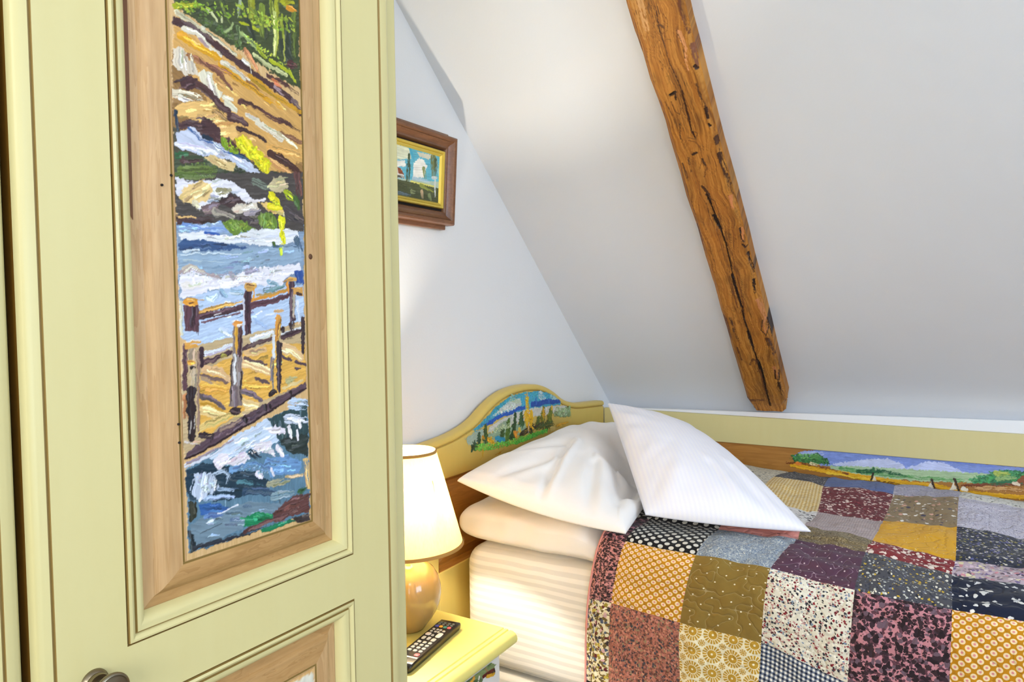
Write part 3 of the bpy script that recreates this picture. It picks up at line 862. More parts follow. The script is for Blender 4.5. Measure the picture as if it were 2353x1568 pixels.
S 8A7468 3.0 1 431.6,-110.7 454.4,-103.6
S DCC48A 3.4 0 507.3,-76.2 534.4,-71.2
S 2C1A20 2.5 0 394.0,-130.6 423.6,-122.4 461.1,-109.2 539.0,-79.3
S 33242A 5.8 1 410.3,-110.9 421.4,-113.7 421.2,-119.2
S CFC6C0 2.0 1 393.4,-114.8 407.5,-120.3
S 20141A 4.8 0 459.6,-102.0 460.1,-106.2
S 20141A 4.2 0 483.6,-92.6 483.9,-96.2
S 20141A 2.9 0 490.2,-92.1 490.4,-95.2
S 20141A 3.9 0 517.7,-82.2 517.9,-85.4
P 55788E 1.9 0 392.8,-140.7 423.3,-127.8 486.8,-106.4 540.2,-92.7 539.7,-218.2 453.3,-218.9 393.2,-219.5 393.7,-170.5
P BCCCE0 2.6 0 445.3,-118.3 486.7,-107.0 505.1,-122.4 499.9,-133.2 464.8,-134.9 444.6,-138.7 422.9,-137.2 416.4,-136.0
S C6CCD8 3.5 1 393.6,-137.7 419.1,-132.4 445.2,-121.9 480.5,-111.2
S 8D8090 2.4 1 394.9,-135.4 423.3,-127.8 445.2,-121.3
P 2A4448 2.2 0 486.8,-106.4 540.2,-92.7 538.3,-153.0 503.0,-136.3 495.6,-121.0
S B4C8E0 13.3 1 520.7,-94.5 537.5,-97.8
S C3CCDC 10.2 1 512.0,-109.1 536.9,-115.1
S DAD6DC 4.5 0 526.8,-112.4 529.1,-120.7
P 22302E 2.3 0 501.6,-130.9 539.1,-128.9 538.3,-153.0 510.8,-145.5
S DAD6DC 4.7 0 513.3,-118.4 516.2,-129.3
S DAD6DC 3.7 0 523.9,-123.9 525.3,-133.4
P DAD4DE 2.5 0 484.9,-115.6 495.9,-113.3 508.4,-120.3 506.6,-125.2 492.4,-123.1
P DCD6DE 2.4 0 467.9,-129.3 489.1,-128.9 491.9,-138.3 494.8,-146.5 487.1,-142.6 479.6,-137.5 469.1,-136.9
S 173040 7.4 1 464.7,-137.4 474.8,-145.4
P 6690BE 2.5 0 483.9,-145.8 510.7,-148.1 530.3,-159.6 526.5,-172.2 494.1,-165.7 479.1,-152.5
S DCD6DE 5.7 0 498.2,-138.1 504.3,-147.6
P 173243 2.1 0 392.8,-141.8 409.9,-138.2 440.2,-147.5 467.0,-157.7 492.3,-173.0 482.9,-177.4 456.0,-178.9 434.9,-180.1 415.0,-175.5 396.2,-168.8 392.8,-158.9
P DED8E0 2.0 0 420.2,-139.0 428.4,-132.2 437.9,-132.7 440.4,-140.4 456.1,-135.9 464.5,-143.6 455.7,-146.9 444.4,-145.9 432.0,-144.8 426.6,-147.9
S 6D98C4 6.4 1 441.5,-150.2 467.2,-150.3 486.6,-159.0 490.9,-167.6
S 4C7A86 3.9 1 449.4,-164.0 478.4,-172.6
P B7C4D8 3.1 1 396.4,-163.1 400.7,-146.8 413.5,-145.9 422.4,-152.4 427.3,-164.1 421.8,-170.0 406.1,-172.2
S A9BCD0 3.7 1 419.8,-150.7 433.2,-149.8 439.2,-155.8 435.5,-162.2
S 8FA6C0 4.9 1 412.5,-172.5 428.4,-173.8 443.3,-178.4
S 8FA6C0 3.8 1 427.3,-166.4 443.5,-171.2
S D6D2E0 6.1 0 472.1,-160.6 477.2,-164.8
S D8D8E4 3.5 0 489.6,-159.6 492.5,-166.6
S 243F58 8.0 1 456.2,-175.2 478.2,-180.1 493.5,-184.8
F C4D0E0 7.2 0 403.1,-149.6 415.4,-163.8 424.8,-158.8
F E4DEE6 5.0 0 425.6,-137.6 453.0,-140.2 488.9,-135.3
F 86A4C2 6.5 0 449.9,-149.4 486.5,-161.6
S 9A9A80 7.0 1 486.0,-174.2 509.8,-175.4
S B8A070 5.1 1 509.9,-171.5 529.9,-174.2
S 7D96A0 8.5 1 490.3,-187.9 515.9,-189.8
S D9B470 6.8 1 535.5,-157.9 538.0,-188.0
P 2C5A9A 1.7 0 404.7,-176.5 424.2,-178.8 440.2,-188.6 427.8,-190.4 406.9,-186.3
P 2A2E22 1.7 0 393.7,-169.3 403.5,-173.9 401.9,-186.2 395.4,-191.5
P 6C8494 1.9 0 395.3,-193.7 406.8,-188.6 443.0,-188.1 463.1,-186.7 502.6,-198.6 492.8,-205.3 455.3,-199.7 453.5,-211.6 431.0,-214.0 398.3,-216.4
S 5F7FB0 4.9 1 412.0,-189.4 429.1,-191.3
S DDE2EE 1.5 0 425.1,-189.7 440.2,-187.4 448.6,-187.0
P DFE4F0 0.7 0 411.8,-195.2 421.0,-194.0 418.2,-197.4
S 3C4C58 1.0 0 406.3,-203.6 420.7,-201.6 428.8,-200.2
P 15242C 1.7 0 393.4,-196.7 398.7,-203.8 402.0,-217.5 395.7,-219.7
S 2C3038 4.8 1 398.3,-215.3 422.9,-216.5 453.3,-217.7 480.0,-217.4
P 5D3A38 2.3 0 489.6,-207.0 505.9,-196.7 522.5,-192.6 537.7,-197.4 538.8,-216.7 518.4,-214.3 492.4,-216.8
S 7C4C46 4.3 1 505.6,-204.5 525.5,-204.0
S 2F5A34 6.7 1 525.9,-190.7 534.5,-189.9
P 0B7A4E 1.6 0 453.9,-200.6 468.5,-199.3 489.6,-207.0 492.6,-211.7 471.0,-213.7 455.0,-210.7
S 4B2C2C 4.5 0 454.8,-215.6 477.1,-212.8 508.6,-211.8
P 14764E 1.6 0 473.9,-219.5 492.4,-216.8 515.0,-218.7 521.5,-221.7 501.8,-223.1 476.8,-222.8
P 3A3030 1.8 0 515.1,-216.1 538.8,-218.0 539.4,-225.0 521.5,-224.4
'''
HEAD_STROKES = '''
P 3F9CB8 3.0 0 1363.4,-276.1 1408.0,-259.1 1454.7,-239.3 1519.0,-215.2 1599.3,-209.9 1685.6,-214.8 1759.3,-232.1 1807.6,-256.0 1802.3,-268.3 1684.4,-261.1 1598.1,-259.2 1479.9,-260.8 1407.6,-272.8 1373.3,-279.5
P C4CCC4 5.5 0 1473.0,-243.6 1518.7,-226.5 1578.4,-220.6 1590.2,-243.3 1557.5,-247.8 1499.1,-246.9 1443.4,-255.9
S A8B890 20.0 1 1538.4,-218.3 1574.2,-228.6
S 2F97A8 10.8 1 1458.4,-239.8 1518.9,-222.4
S B9C8C8 22.1 1 1685.3,-225.5 1707.6,-239.1
S 9FC0C4 14.8 1 1749.7,-235.7 1787.9,-250.3
S 3FA3C8 13.4 1 1595.0,-215.9 1594.3,-243.7
S 1F56B4 11.9 0 1421.8,-266.9 1443.1,-267.9 1472.5,-259.8 1502.7,-255.5 1541.4,-256.3 1569.6,-249.3 1602.4,-252.2
S 1C4A9E 15.4 0 1640.7,-247.0 1684.7,-249.9 1721.3,-247.4 1758.8,-253.9 1797.6,-256.0
S 2A62B0 6.9 0 1662.5,-247.4 1662.9,-231.9
S 2A62B0 8.5 0 1735.2,-251.2 1733.1,-237.3
S 2A70B0 9.8 1 1393.9,-270.8 1421.7,-268.9
P C9C8BE 4.3 0 1435.7,-278.8 1479.8,-266.9 1549.3,-259.4 1640.5,-256.9 1797.3,-268.9 1847.7,-274.8 1826.8,-292.6 1639.9,-282.0 1479.0,-297.3 1428.3,-289.7
P 93A58A 4.3 0 1453.4,-289.4 1479.5,-277.0 1537.2,-268.4 1517.1,-290.6 1478.7,-309.5
P 9DB0A0 4.9 1 1333.5,-290.6 1373.3,-279.5 1407.5,-278.7 1414.0,-295.4 1379.2,-309.5 1345.9,-309.8
P 7D9468 5.3 0 1758.0,-286.1 1817.0,-279.5 1858.0,-276.1 1862.5,-309.1 1821.5,-306.1 1767.4,-296.6
P 8FA88A 3.7 0 1407.1,-294.4 1479.1,-293.2 1556.5,-287.8 1618.1,-296.5 1596.6,-319.3 1478.3,-321.7 1406.4,-317.9
T 3D5428 25.0 0 1418.8,-314.0 1418.2,-270.4
S 3D5428 4.2 0 1418.8,-314.0 1418.2,-270.4
T 33503A 24.4 0 1385.7,-322.3 1391.7,-288.1
S 33503A 4.1 0 1385.7,-322.3 1391.7,-288.1
T 33503A 24.1 0 1368.8,-319.4 1371.0,-302.3
S 33503A 4.1 0 1368.8,-319.4 1371.0,-302.3
T 4C6A2A 26.9 0 1516.2,-325.7 1522.2,-272.6
S 4C6A2A 4.5 0 1516.2,-325.7 1522.2,-272.6
T 2F4A28 27.3 0 1541.6,-325.6 1557.2,-260.5
S 2F4A28 4.6 0 1541.6,-325.6 1557.2,-260.5
T 3A5A34 28.2 0 1586.8,-296.4 1585.6,-260.9
S 3A5A34 4.7 0 1586.8,-296.4 1585.6,-260.9
T 3D5428 26.4 0 1489.6,-321.5 1494.1,-291.4
S 3D5428 4.4 0 1489.6,-321.5 1494.1,-291.4
T 3A3A1C 29.1 0 1634.7,-318.5 1631.5,-274.3
S 3A3A1C 4.9 0 1634.7,-318.5 1631.5,-274.3
T 55692A 29.8 0 1669.7,-314.9 1674.9,-286.6
S 55692A 5.0 0 1669.7,-314.9 1674.9,-286.6
T 7A7A22 30.3 0 1697.0,-300.8 1703.4,-263.4
S 7A7A22 5.1 0 1697.0,-300.8 1703.4,-263.4
T 6F7A26 31.1 0 1733.9,-305.9 1746.5,-268.6
S 6F7A26 5.2 0 1733.9,-305.9 1746.5,-268.6
S 3D3222 16.3 1 1584.1,-319.5 1639.2,-308.2 1729.1,-307.5
S 5D6A3A 14.2 1 1683.2,-312.3 1757.3,-318.4
S 4A5A30 12.1 1 1777.3,-288.6 1847.1,-299.9
S D6B21C 12.7 1 1615.0,-218.0 1615.8,-252.8
S C9A41C 7.8 0 1615.1,-215.9 1615.3,-239.7
F D8B020 18.1 0 1615.0,-218.0 1616.9,-261.6
F E0A81E 27.1 0 1610.4,-269.4 1630.8,-302.6
F D09A1A 16.0 0 1702.3,-270.0 1704.2,-288.3
S DFAE1E 15.6 0 1607.0,-269.0 1610.2,-275.9
S DFAE1E 14.7 0 1635.9,-268.3 1644.1,-286.9
S E2B62A 13.3 0 1618.5,-283.5 1611.8,-297.8
S D8A81E 12.2 0 1631.0,-293.9 1635.2,-298.9
S B8B0A0 4.3 0 1622.5,-292.7 1620.9,-320.8
S D8A424 8.0 0 1702.4,-267.8 1702.9,-283.6
S DDB030 9.9 0 1751.3,-266.9 1751.2,-273.8
S E8E0D0 4.5 0 1716.2,-264.9 1720.7,-272.3
S 2F8FB4 11.4 0 1463.8,-311.2 1501.0,-320.2 1478.3,-321.7
S 5CB040 11.8 1 1379.0,-319.2 1434.3,-330.5 1496.9,-330.9 1575.5,-337.4
S 4AB84C 12.8 0 1555.3,-336.3 1647.4,-331.4 1724.0,-327.3
S 9FB84A 18.1 1 1392.5,-321.5 1420.2,-326.1
S E58A2C 13.3 0 1553.9,-310.7 1559.7,-322.2
S E0C04A 11.8 0 1574.3,-305.2 1578.2,-310.1
S D99A1E 11.2 0 1429.5,-307.8 1456.2,-322.1
S C98A1E 7.3 0 1407.0,-298.3 1412.1,-303.0
S 2E3018 5.0 1 1359.0,-315.8 1385.8,-318.4
F 6FBF4A 15.4 0 1385.7,-320.3 1496.9,-331.9 1647.4,-331.4 1719.3,-328.9
F E89A30 17.4 0 1551.9,-312.5 1563.7,-320.7
F D8A028 16.0 0 1431.3,-308.1 1456.2,-322.1
F 4A5A30 19.0 0 1683.2,-312.3 1757.3,-316.1
F B8C4A0 13.4 0 1442.5,-291.8 1536.7,-285.0
F 9AB08A 20.2 0 1777.4,-281.6 1847.2,-295.1
F 3F9CB8 12.8 0 1380.1,-278.6 1454.6,-245.3 1518.9,-222.4 1599.2,-214.2 1754.4,-237.3
F D8DCD4 13.7 0 1480.2,-248.6 1557.7,-239.4
S C9B46A 16.5 0 1747.5,-328.5 1766.6,-330.1
S D4A028 10.8 1 1781.3,-324.1 1846.6,-323.8
S D2A81C 7.8 1 1406.1,-331.6 1402.2,-344.8 1391.8,-348.8
S C08A2A 6.0 1 1459.0,-352.9 1500.3,-345.9
S 8FAE78 10.6 1 1860.5,-280.0 1865.0,-311.9
'''
SIDE_STROKES = '''
P 8095D6 3.0 0 -386.7,-412.4 -361.6,-396.7 -298.7,-387.9 172.5,-390.8 173.0,-426.2 16.5,-437.5 -198.0,-436.4 -298.5,-435.9 -386.6,-425.9
S A6B4DE 14.8 1 -368.7,-406.9 -312.5,-401.6
P C6CEEC 5.0 0 -288.3,-427.4 -221.1,-409.5 -188.5,-402.6 -150.1,-398.9 -115.5,-409.7 -103.0,-426.2 -198.0,-438.2
P C2CCF2 4.6 0 -109.2,-419.8 -66.5,-398.4 -24.8,-396.3 1.7,-408.1 22.0,-418.0 -42.3,-428.5
S 6F86D6 6.4 1 -13.0,-392.4 86.5,-395.9
P A9C49A 3.6 0 -298.5,-432.2 -198.1,-425.5 16.2,-416.9 114.1,-411.3 114.4,-436.3 -72.1,-451.2 -197.9,-454.7 -281.4,-443.5
S 5E9A58 11.3 1 -264.4,-436.8 -198.0,-440.8 -102.8,-442.2 16.5,-438.2
S 1F5A38 10.4 1 -221.0,-440.7 -159.4,-432.3 -109.0,-441.9
S 2F6A40 7.5 0 -185.0,-440.5 -183.5,-427.6
P 24592F 4.5 0 -390.3,-418.5 -372.3,-405.3 -354.5,-418.9 -326.4,-399.1 -298.6,-413.4 -291.7,-427.7 -333.3,-431.9 -386.6,-431.6
F 3F7A44 22.3 0 -386.7,-418.2 -350.9,-418.5 -305.5,-419.7
F 6FA868 14.8 0 -368.7,-412.6 -322.9,-408.2
S 4F8A46 10.9 1 -333.3,-411.1 -315.9,-411.3
S 3C7A44 9.6 1 -375.9,-415.2 -368.7,-420.3
P 2A6A48 3.7 0 36.5,-438.6 72.9,-415.9 100.3,-401.8 132.9,-401.0 172.7,-403.3 173.0,-432.7 45.1,-446.2
F 3F8A5A 21.7 0 45.0,-437.7 95.0,-415.1 138.4,-413.6
S A8B858 14.0 1 86.7,-412.7 108.6,-410.3
S 8FB070 11.0 1 89.6,-425.8 122.3,-418.8
S E0A81C 14.9 0 -390.2,-439.7 -298.5,-447.2 -197.9,-456.5 -102.7,-460.0 -42.0,-458.2 16.8,-468.4 173.5,-463.9
S F0C83C 6.5 1 -298.5,-452.8 -197.9,-459.1 -102.7,-465.4
S 7A3F14 6.8 1 -404.8,-435.4 -368.7,-432.5 -298.5,-440.4 -247.5,-449.9
S E08030 11.1 0 -375.8,-434.4 -368.7,-434.8
S E8D8A8 8.8 1 -340.3,-430.8 -312.3,-433.6
S C99A62 12.4 1 45.2,-453.0 173.2,-445.8
S 7A3D24 8.8 1 16.6,-451.9 73.2,-441.9 173.0,-432.7
S 7A4A10 4.8 1 -181.7,-460.1 -102.7,-466.4 -41.9,-465.2
P E6DCC4 1.4 0 -186.5,-462.5 -183.4,-447.6 -175.2,-460.1
S 3A2A20 4.8 0 -185.0,-440.5 -189.8,-461.1
P E6DCC4 1.3 0 -58.4,-463.7 -51.1,-447.0 -44.9,-464.8
S 3A2A20 5.2 0 -49.6,-444.4 -44.3,-465.5
P E6DCC4 1.3 0 -12.4,-465.1 -2.3,-443.1 5.1,-463.7
S 3A2A20 6.3 0 -0.1,-436.6 8.6,-463.9
S EFE6D0 10.7 0 16.7,-458.1 25.3,-460.5
P 8A4F30 3.0 0 125.2,-431.7 138.3,-410.3 172.7,-406.5 173.0,-429.5
S E8D8C0 9.0 0 122.5,-432.1 130.6,-434.4
'''
DRAW_STROKES = '''
P 5F7048 3.2 0 927.8,-605.6 970.7,-614.7 994.3,-634.0 969.8,-648.9 900.0,-624.3 874.5,-596.0
P 7A8A58 3.4 0 970.7,-613.0 994.9,-609.6 1016.6,-611.1 1035.5,-624.6 1028.8,-631.6 1031.8,-642.0 985.3,-628.2 955.9,-619.2
S 4F6A3A 8.3 1 1016.6,-612.8 1010.1,-620.7
S 6A7A50 9.3 1 1001.0,-610.5 994.6,-620.1
S C98A24 4.5 0 970.9,-608.7 963.2,-619.9
S B84A2C 3.5 1 994.9,-610.5 1006.9,-623.7
S E8E0D0 4.6 0 982.4,-624.3 979.2,-630.7
S 5A1F18 6.9 0 994.4,-628.8 1016.2,-629.6 1028.9,-630.7
S 33140F 4.8 0 1028.9,-630.7 1030.3,-636.8 1016.0,-634.9
S C8961E 7.0 1 1006.6,-634.3 1028.6,-639.6
S 9C9AA8 4.4 1 939.0,-609.0 953.2,-612.8
S D89A30 5.1 0 955.8,-621.8 967.6,-620.2
S 3F5A34 5.6 1 967.4,-625.3 988.3,-629.5
S C9CBD0 3.3 1 962.0,-610.8 964.9,-609.5
'''
BEAM_STROKES = '''
S 5A2E0A 1.7 0 1312.2,459.5 1293.9,458.3 1267.4,457.9 1248.5,457.9
S 4A2408 2.3 0 1248.5,457.9 1221.7,461.2 1184.4,460.5 1148.9,460.3 1107.9,454.3 1085.3,451.6
S 3F1D06 4.1 0 1085.3,451.6 1056.5,453.0 1030.2,453.7 996.3,454.6 978.4,451.5
S 7A4A14 1.3 0 1246.5,449.3 1228.4,442.3 1210.3,448.4 1204.9,461.8
S 5A3410 4.7 1 1223.7,458.0 1216.8,452.0
S 8A5A1C 1.3 0 1195.1,456.4 1192.8,446.3 1181.9,449.1
S 8A5A1C 1.4 0 1158.4,477.0 1141.9,470.4 1145.5,458.5
S 9C6A24 1.7 0 1121.2,474.5 1123.1,468.4 1110.9,469.6 1105.8,475.7
S 2A1608 6.5 0 1081.9,476.3 1086.3,465.3
S 3A200A 3.5 0 1084.8,465.7 1069.1,468.2
S 6A3F10 1.8 0 1067.7,478.5 1044.1,475.9 1036.2,469.3 1063.0,452.8
S 6A3F10 2.4 1 1069.7,489.4 1035.4,483.9 1000.6,481.1
S 5A3410 3.7 1 1013.4,475.0 972.6,482.1
S 3A1D08 5.2 0 937.7,466.8 941.7,457.0
S 7A4A18 1.9 0 973.8,467.1 968.2,453.9 956.6,447.8 927.7,448.5 899.7,460.7
S 5A3410 3.9 1 931.9,477.1 894.7,479.9
S 5A3410 4.0 1 919.1,492.3 873.0,491.2
S 6A4416 1.9 0 996.5,455.9 987.6,443.7 975.0,452.3 980.6,465.5
S 4A2A0C 5.2 1 924.2,449.3 897.7,446.2 880.1,456.1
S 4A280A 6.8 0 854.0,464.9 833.3,457.3 805.1,457.2
S 5A3414 6.3 1 1301.7,418.3 1286.2,417.3 1269.8,413.9
S 6A3A1C 5.0 1 1264.9,415.1 1241.3,415.9 1208.1,413.8 1193.7,412.1
S C88C5A 7.9 1 1202.9,428.0 1173.7,424.7 1127.7,430.4
S 7A4A30 9.1 1 1171.0,412.2 1124.0,412.5
S 3A1E0C 6.6 0 1130.8,416.3 1124.3,413.8
S 4F2C12 4.5 1 1095.3,421.8 1060.0,418.9 1023.6,415.9
S 3A1E0C 5.9 0 1040.1,416.5 1017.2,417.3
S 2D1608 5.4 0 1004.0,418.8 998.7,417.1
S 4A280E 8.0 0 968.7,412.3 954.7,412.4
S 3F200C 8.2 1 930.1,414.6 893.1,412.1 847.2,409.5
S 6A3A18 4.2 1 1068.6,501.3 1031.6,501.0
S B4803C 10.1 1 1305.4,494.0 1240.0,492.2 1205.7,491.3
S C09058 12.6 1 1296.3,478.4 1221.3,484.1
S 2D1606 4.1 0 831.7,461.7 798.9,458.0 769.5,454.9
S 1F0E04 9.3 0 769.8,458.0 748.3,454.7 730.9,452.0
S 2D1606 3.7 0 730.9,452.0 686.7,449.8 627.2,451.8 584.4,453.6
S 24100A 7.2 0 584.4,455.2 545.0,456.1 504.4,455.3 467.8,453.5
S 2D1606 5.1 0 467.8,453.5 419.3,457.1 374.8,454.5
S 24100A 8.1 0 374.7,456.3 340.4,455.2 311.1,454.9
S 2D1606 4.6 0 311.1,454.9 257.0,453.2
S 1F0E04 9.5 0 257.0,453.2 219.9,450.2 175.3,450.0
S 2D1606 5.9 0 175.3,450.0 102.2,452.2 46.9,452.4
S 6A3F14 2.1 0 823.0,455.9 810.1,448.0 781.2,446.3 747.6,447.0
S 6A3F14 2.1 0 808.1,466.9 770.9,468.7 740.8,465.7
S 7A4A18 2.6 0 731.7,461.3 692.1,461.5 646.5,461.1 599.0,457.3
S 7A4A18 2.2 0 725.7,442.0 690.9,445.8 645.3,441.9 583.9,443.7
S 8A5A20 2.3 0 660.9,469.5 669.6,462.9 641.7,458.8
S 6A3A10 3.3 0 555.2,462.5 514.9,463.5 467.9,463.8
S 6A3A10 2.4 0 579.1,444.6 519.5,445.7 467.7,448.4 446.5,462.6
S 4A280E 6.2 1 430.2,490.2 374.2,490.3 327.9,484.5
S 5A3010 5.8 1 237.3,475.0 262.6,463.2 250.8,454.2 225.3,465.9
S 6A3A14 3.4 0 206.6,461.7 213.4,453.1 148.7,456.2 101.8,456.1
S 5A3010 5.7 1 309.7,495.2 254.9,494.2
S 8A5420 2.0 0 822.6,416.7 802.0,411.8 782.8,421.5
S C07A48 8.8 1 818.2,413.1 786.0,413.3
S C07840 7.9 1 722.8,408.4 692.6,410.9
S 2D1606 2.9 0 727.3,410.7 697.2,413.1 683.7,409.4
S 3A1C0A 3.7 0 679.6,413.2 665.9,409.5 670.1,405.6
S 2D1608 5.6 1 647.7,408.0 610.7,406.5 582.2,405.0
S 2A1408 5.9 1 563.1,409.9 518.7,414.2
S B87848 12.4 1 493.2,410.2 430.3,407.1 375.5,412.5
S 4A2A10 3.4 0 419.5,412.3 380.9,422.0 361.4,413.0 386.7,403.9
S 2D1608 5.1 1 419.5,402.1 341.8,400.5
S 4A2810 10.7 1 347.2,413.5 277.4,406.8
S B47040 9.5 1 228.3,414.2 184.4,413.5
S 3A1E0C 3.8 0 215.9,414.2 177.7,418.2 171.9,409.9 210.2,405.3
S 3A200C 9.8 1 158.7,413.6 105.9,413.9
S 6A3A12 9.7 1 740.0,506.0 663.1,503.6
S 6A3A12 11.5 1 430.2,504.5 344.9,506.9
S 5A3010 10.7 1 68.2,516.5 73.1,468.4
S 9A6420 16.2 1 586.1,493.4 462.9,494.4
'''
PIC_STROKES = '''
P 5FAFC4 1.2 0 -2.7,102.6 158.7,101.9 158.7,46.1 -2.7,29.9
P D8DCC0 3.2 0 0.0,99.3 59.2,98.9 64.6,78.6 37.7,72.3 16.1,68.4 0.0,79.7
P CFCDB8 2.8 0 80.7,95.8 145.2,98.4 118.3,86.9 91.4,87.3
P ECEAE0 3.2 0 72.6,70.5 88.8,84.6 104.9,82.1 115.7,72.6 104.9,46.6 72.6,41.7
P E6E6DC 2.8 0 18.8,67.2 45.7,71.8 51.1,60.4 21.5,55.7
S 3F9FBE 8.0 1 60.5,99.1 74.0,79.7
S 8FC0C4 8.2 1 145.2,85.8 153.3,61.4
P D8D4CC 1.6 0 4.0,48.0 24.2,56.0 37.7,53.0 48.4,36.2 4.0,32.0
P 8C4A2E 1.2 0 24.2,56.0 35.0,54.2 45.7,43.4 29.6,43.3
S 4A4A44 5.2 1 18.8,37.1 45.7,38.2
S 4A5A3A 8.9 1 9.4,80.8 10.8,50.2
S 3D4F30 8.8 1 59.2,83.9 57.0,62.6
S 3D4F30 13.3 1 57.8,62.7 56.5,35.5
S 6A7448 18.5 1 134.5,92.2 137.2,56.4
S 4A5636 10.3 1 142.6,88.5 145.2,55.7
S 7F8E50 10.2 1 104.9,65.1 110.3,47.2
S A9BFCC 6.1 1 72.6,40.9 123.7,41.6
S C8CCC8 7.4 1 134.5,51.4 147.9,52.9
S D6D070 5.6 0 67.2,32.1 139.9,33.1
P 4C5234 2.8 0 -2.7,30.6 51.1,32.0 91.4,31.4 156.0,31.5 156.0,-1.8 -2.7,-2.1
S 39402A 11.9 1 8.1,25.1 51.1,20.0
S 8A9040 8.1 1 96.8,29.6 137.2,23.4
S C8CCC8 5.4 1 142.6,47.5 143.9,13.0
S 5F7078 7.9 1 13.4,5.0 64.6,5.4
S 8C9468 9.3 1 69.9,12.6 78.0,12.6
S C0A480 9.4 1 100.9,16.9 104.9,6.5
S 7F8A5C 9.4 1 125.1,12.8 130.4,3.9
'''
BEAM_LEFT = [(1.3242, 0.5066), (1.274, 0.509), (1.2188, 0.5095), (1.174, 0.5073), (1.1182, 0.5092), (1.073, 0.5059), (1.0219, 0.5044), (0.9803, 0.506), (0.9321, 0.5066), (0.8709, 0.5074), (0.8244, 0.5089), (0.7266, 0.5057), (0.64, 0.5081), (0.5421, 0.5077), (0.453, 0.5105), (0.3849, 0.5099), (0.3152, 0.5118), (0.2161, 0.513), (0.1306, 0.513), (0.0688, 0.5143), (0.0298, 0.5036)]
BEAM_RIGHT = [(1.2991, 0.408), (1.2629, 0.4069), (1.2068, 0.4084), (1.1583, 0.4076), (1.0984, 0.4079), (1.048, 0.4079), (0.995, 0.408), (0.9394, 0.4076), (0.8736, 0.4058), (0.8189, 0.4044), (0.7604, 0.4041), (0.688, 0.4029), (0.6106, 0.4036), (0.5388, 0.4027), (0.4622, 0.4018), (0.3811, 0.4013), (0.2782, 0.4023), (0.1655, 0.4019), (0.0783, 0.4014), (0.051, 0.4147)]

# ------------------------------------------------------------------ the room
XG, ZT = 2.1864, -.2766                      # foot of the slope on the gable
TAN = .9092                                  # roof pitch
CE = 1.25                                    # flat ceiling
XC = XG - (CE - ZT) / TAN                    # where slope meets the flat ceiling
YF, XL = -2.2, -1.7                          # window wall, left wall
XE = 2.101                                   # front of the knee wall boarding
def slope_z(x): return ZT + TAN * (XG - x)
def structure(name, mb, mat, **k):
    o = mb.build(name, mat, None, **k); o['kind'] = 'structure'; return o

b = MB(); b.box(XL - .1, 2.5, YF - .1, 1.1, -ZF - .1, -ZF); structure('floor', b, M['floor'])
b = MB()                                     # gable wall, a solid prism under the slope
pr = [(XL - .1, -ZF), (2.45, -ZF), (2.45, -.45), (XG + .25, slope_z(XG + .25)), (XC, CE), (XL - .1, CE)]
i = len(b.v); n = len(pr)
b.v += [(x, 1.0, z) for x, z in pr] + [(x, 1.1, z) for x, z in pr]
b.face(range(n)); b.face(range(2 * n - 1, n - 1, -1))
for k in range(n): b.face((k, k + n, (k + 1) % n + n, (k + 1) % n))
structure('wall_back', b, M['wall'], smooth=0)
b = MB()                                     # sloped ceiling, 8 cm thick slab
for y0, y1 in ((YF - .05, 1.05),):
    f = [(2.33, slope_z(2.33)), (XC, CE)]
    o = [(2.33 + .06, slope_z(2.33) + .09), (XC + .06, CE + .09)]
    P = [(f[0][0], y0, f[0][1]), (f[1][0], y0, f[1][1]), (f[1][0], y1, f[1][1]), (f[0][0], y1, f[0][1])]
    Q = [(o[0][0], y0, o[0][1]), (o[1][0], y0, o[1][1]), (o[1][0], y1, o[1][1]), (o[0][0], y1, o[0][1])]
    i = len(b.v); b.v += P + Q
    b.face((i, i + 1, i + 2, i + 3)); b.face((i + 7, i + 6, i + 5, i + 4))
    for k in range(4): b.face((i + k, i + k + 4, i + (k + 1) % 4 + 4, i + (k + 1) % 4))
structure('ceiling_slope', b, M['slope'], smooth=0)
b = MB(); b.box(XL - .1, XC + .03, YF - .1, 1.1, CE, CE + .1); structure('ceiling', b, M['slope'])
b = MB()                                     # knee wall with its plastered ledge
zb = [(2.114, -.3125), (2.241, -.3263)]; zf = [(2.114, -.3105), (2.146, -.240)]
i = 0
b.v += [(2.114, 1.0, -ZF), (2.114, 1.0, zb[0][1]), (2.27, 1.0, -.3263 - .003), (2.42, 1.0, -.33), (2.42, 1.0, -ZF),
        (2.114, YF, -ZF), (2.114, YF, zf[0][1]), (2.25, YF, -.2385 + .0), (2.42, YF, -.24), (2.42, YF, -ZF)]
for k in range(4): b.face((k, k + 1, k + 6, k + 5))
b.face((4, 3, 2, 1, 0)); b.face((5, 6, 7, 8, 9)); b.face((0, 5, 9, 4))
structure('wall_right', b, M['ledge'], smooth=0)
LY0, LY1, LZ0, LZ1 = -1.75, .25, -.15, .95    # opening added in the left wall to let light onto the slope
b = MB()
for y0, y1, z0, z1 in ((YF - .1, LY0, -ZF, CE), (LY1, 1.1, -ZF, CE), (LY0, LY1, -ZF, LZ0), (LY0, LY1, LZ1, CE)):
    b.box(XL - .1, XL, y0, y1, z0, z1)
structure('wall_left', b, M['wall'])
b = MB()
for y0, y1, z0, z1 in ((LY0, LY1, LZ0, LZ0 + .04), (LY0, LY1, LZ1 - .04, LZ1), (LY0, LY0 + .04, LZ0, LZ1), (LY1 - .04, LY1, LZ0, LZ1),
                       ((LY0 + LY1) / 2 - .02, (LY0 + LY1) / 2 + .02, LZ0, LZ1)):
    b.box(XL - .08, XL - .03, y0, y1, z0, z1)
structure('added_window', b, M['offwhite'])  # frame of the added left opening, out of view
WX0, WX1, WZ0, WZ1 = -.35, .85, -.12, .88    # window opening
b = MB()
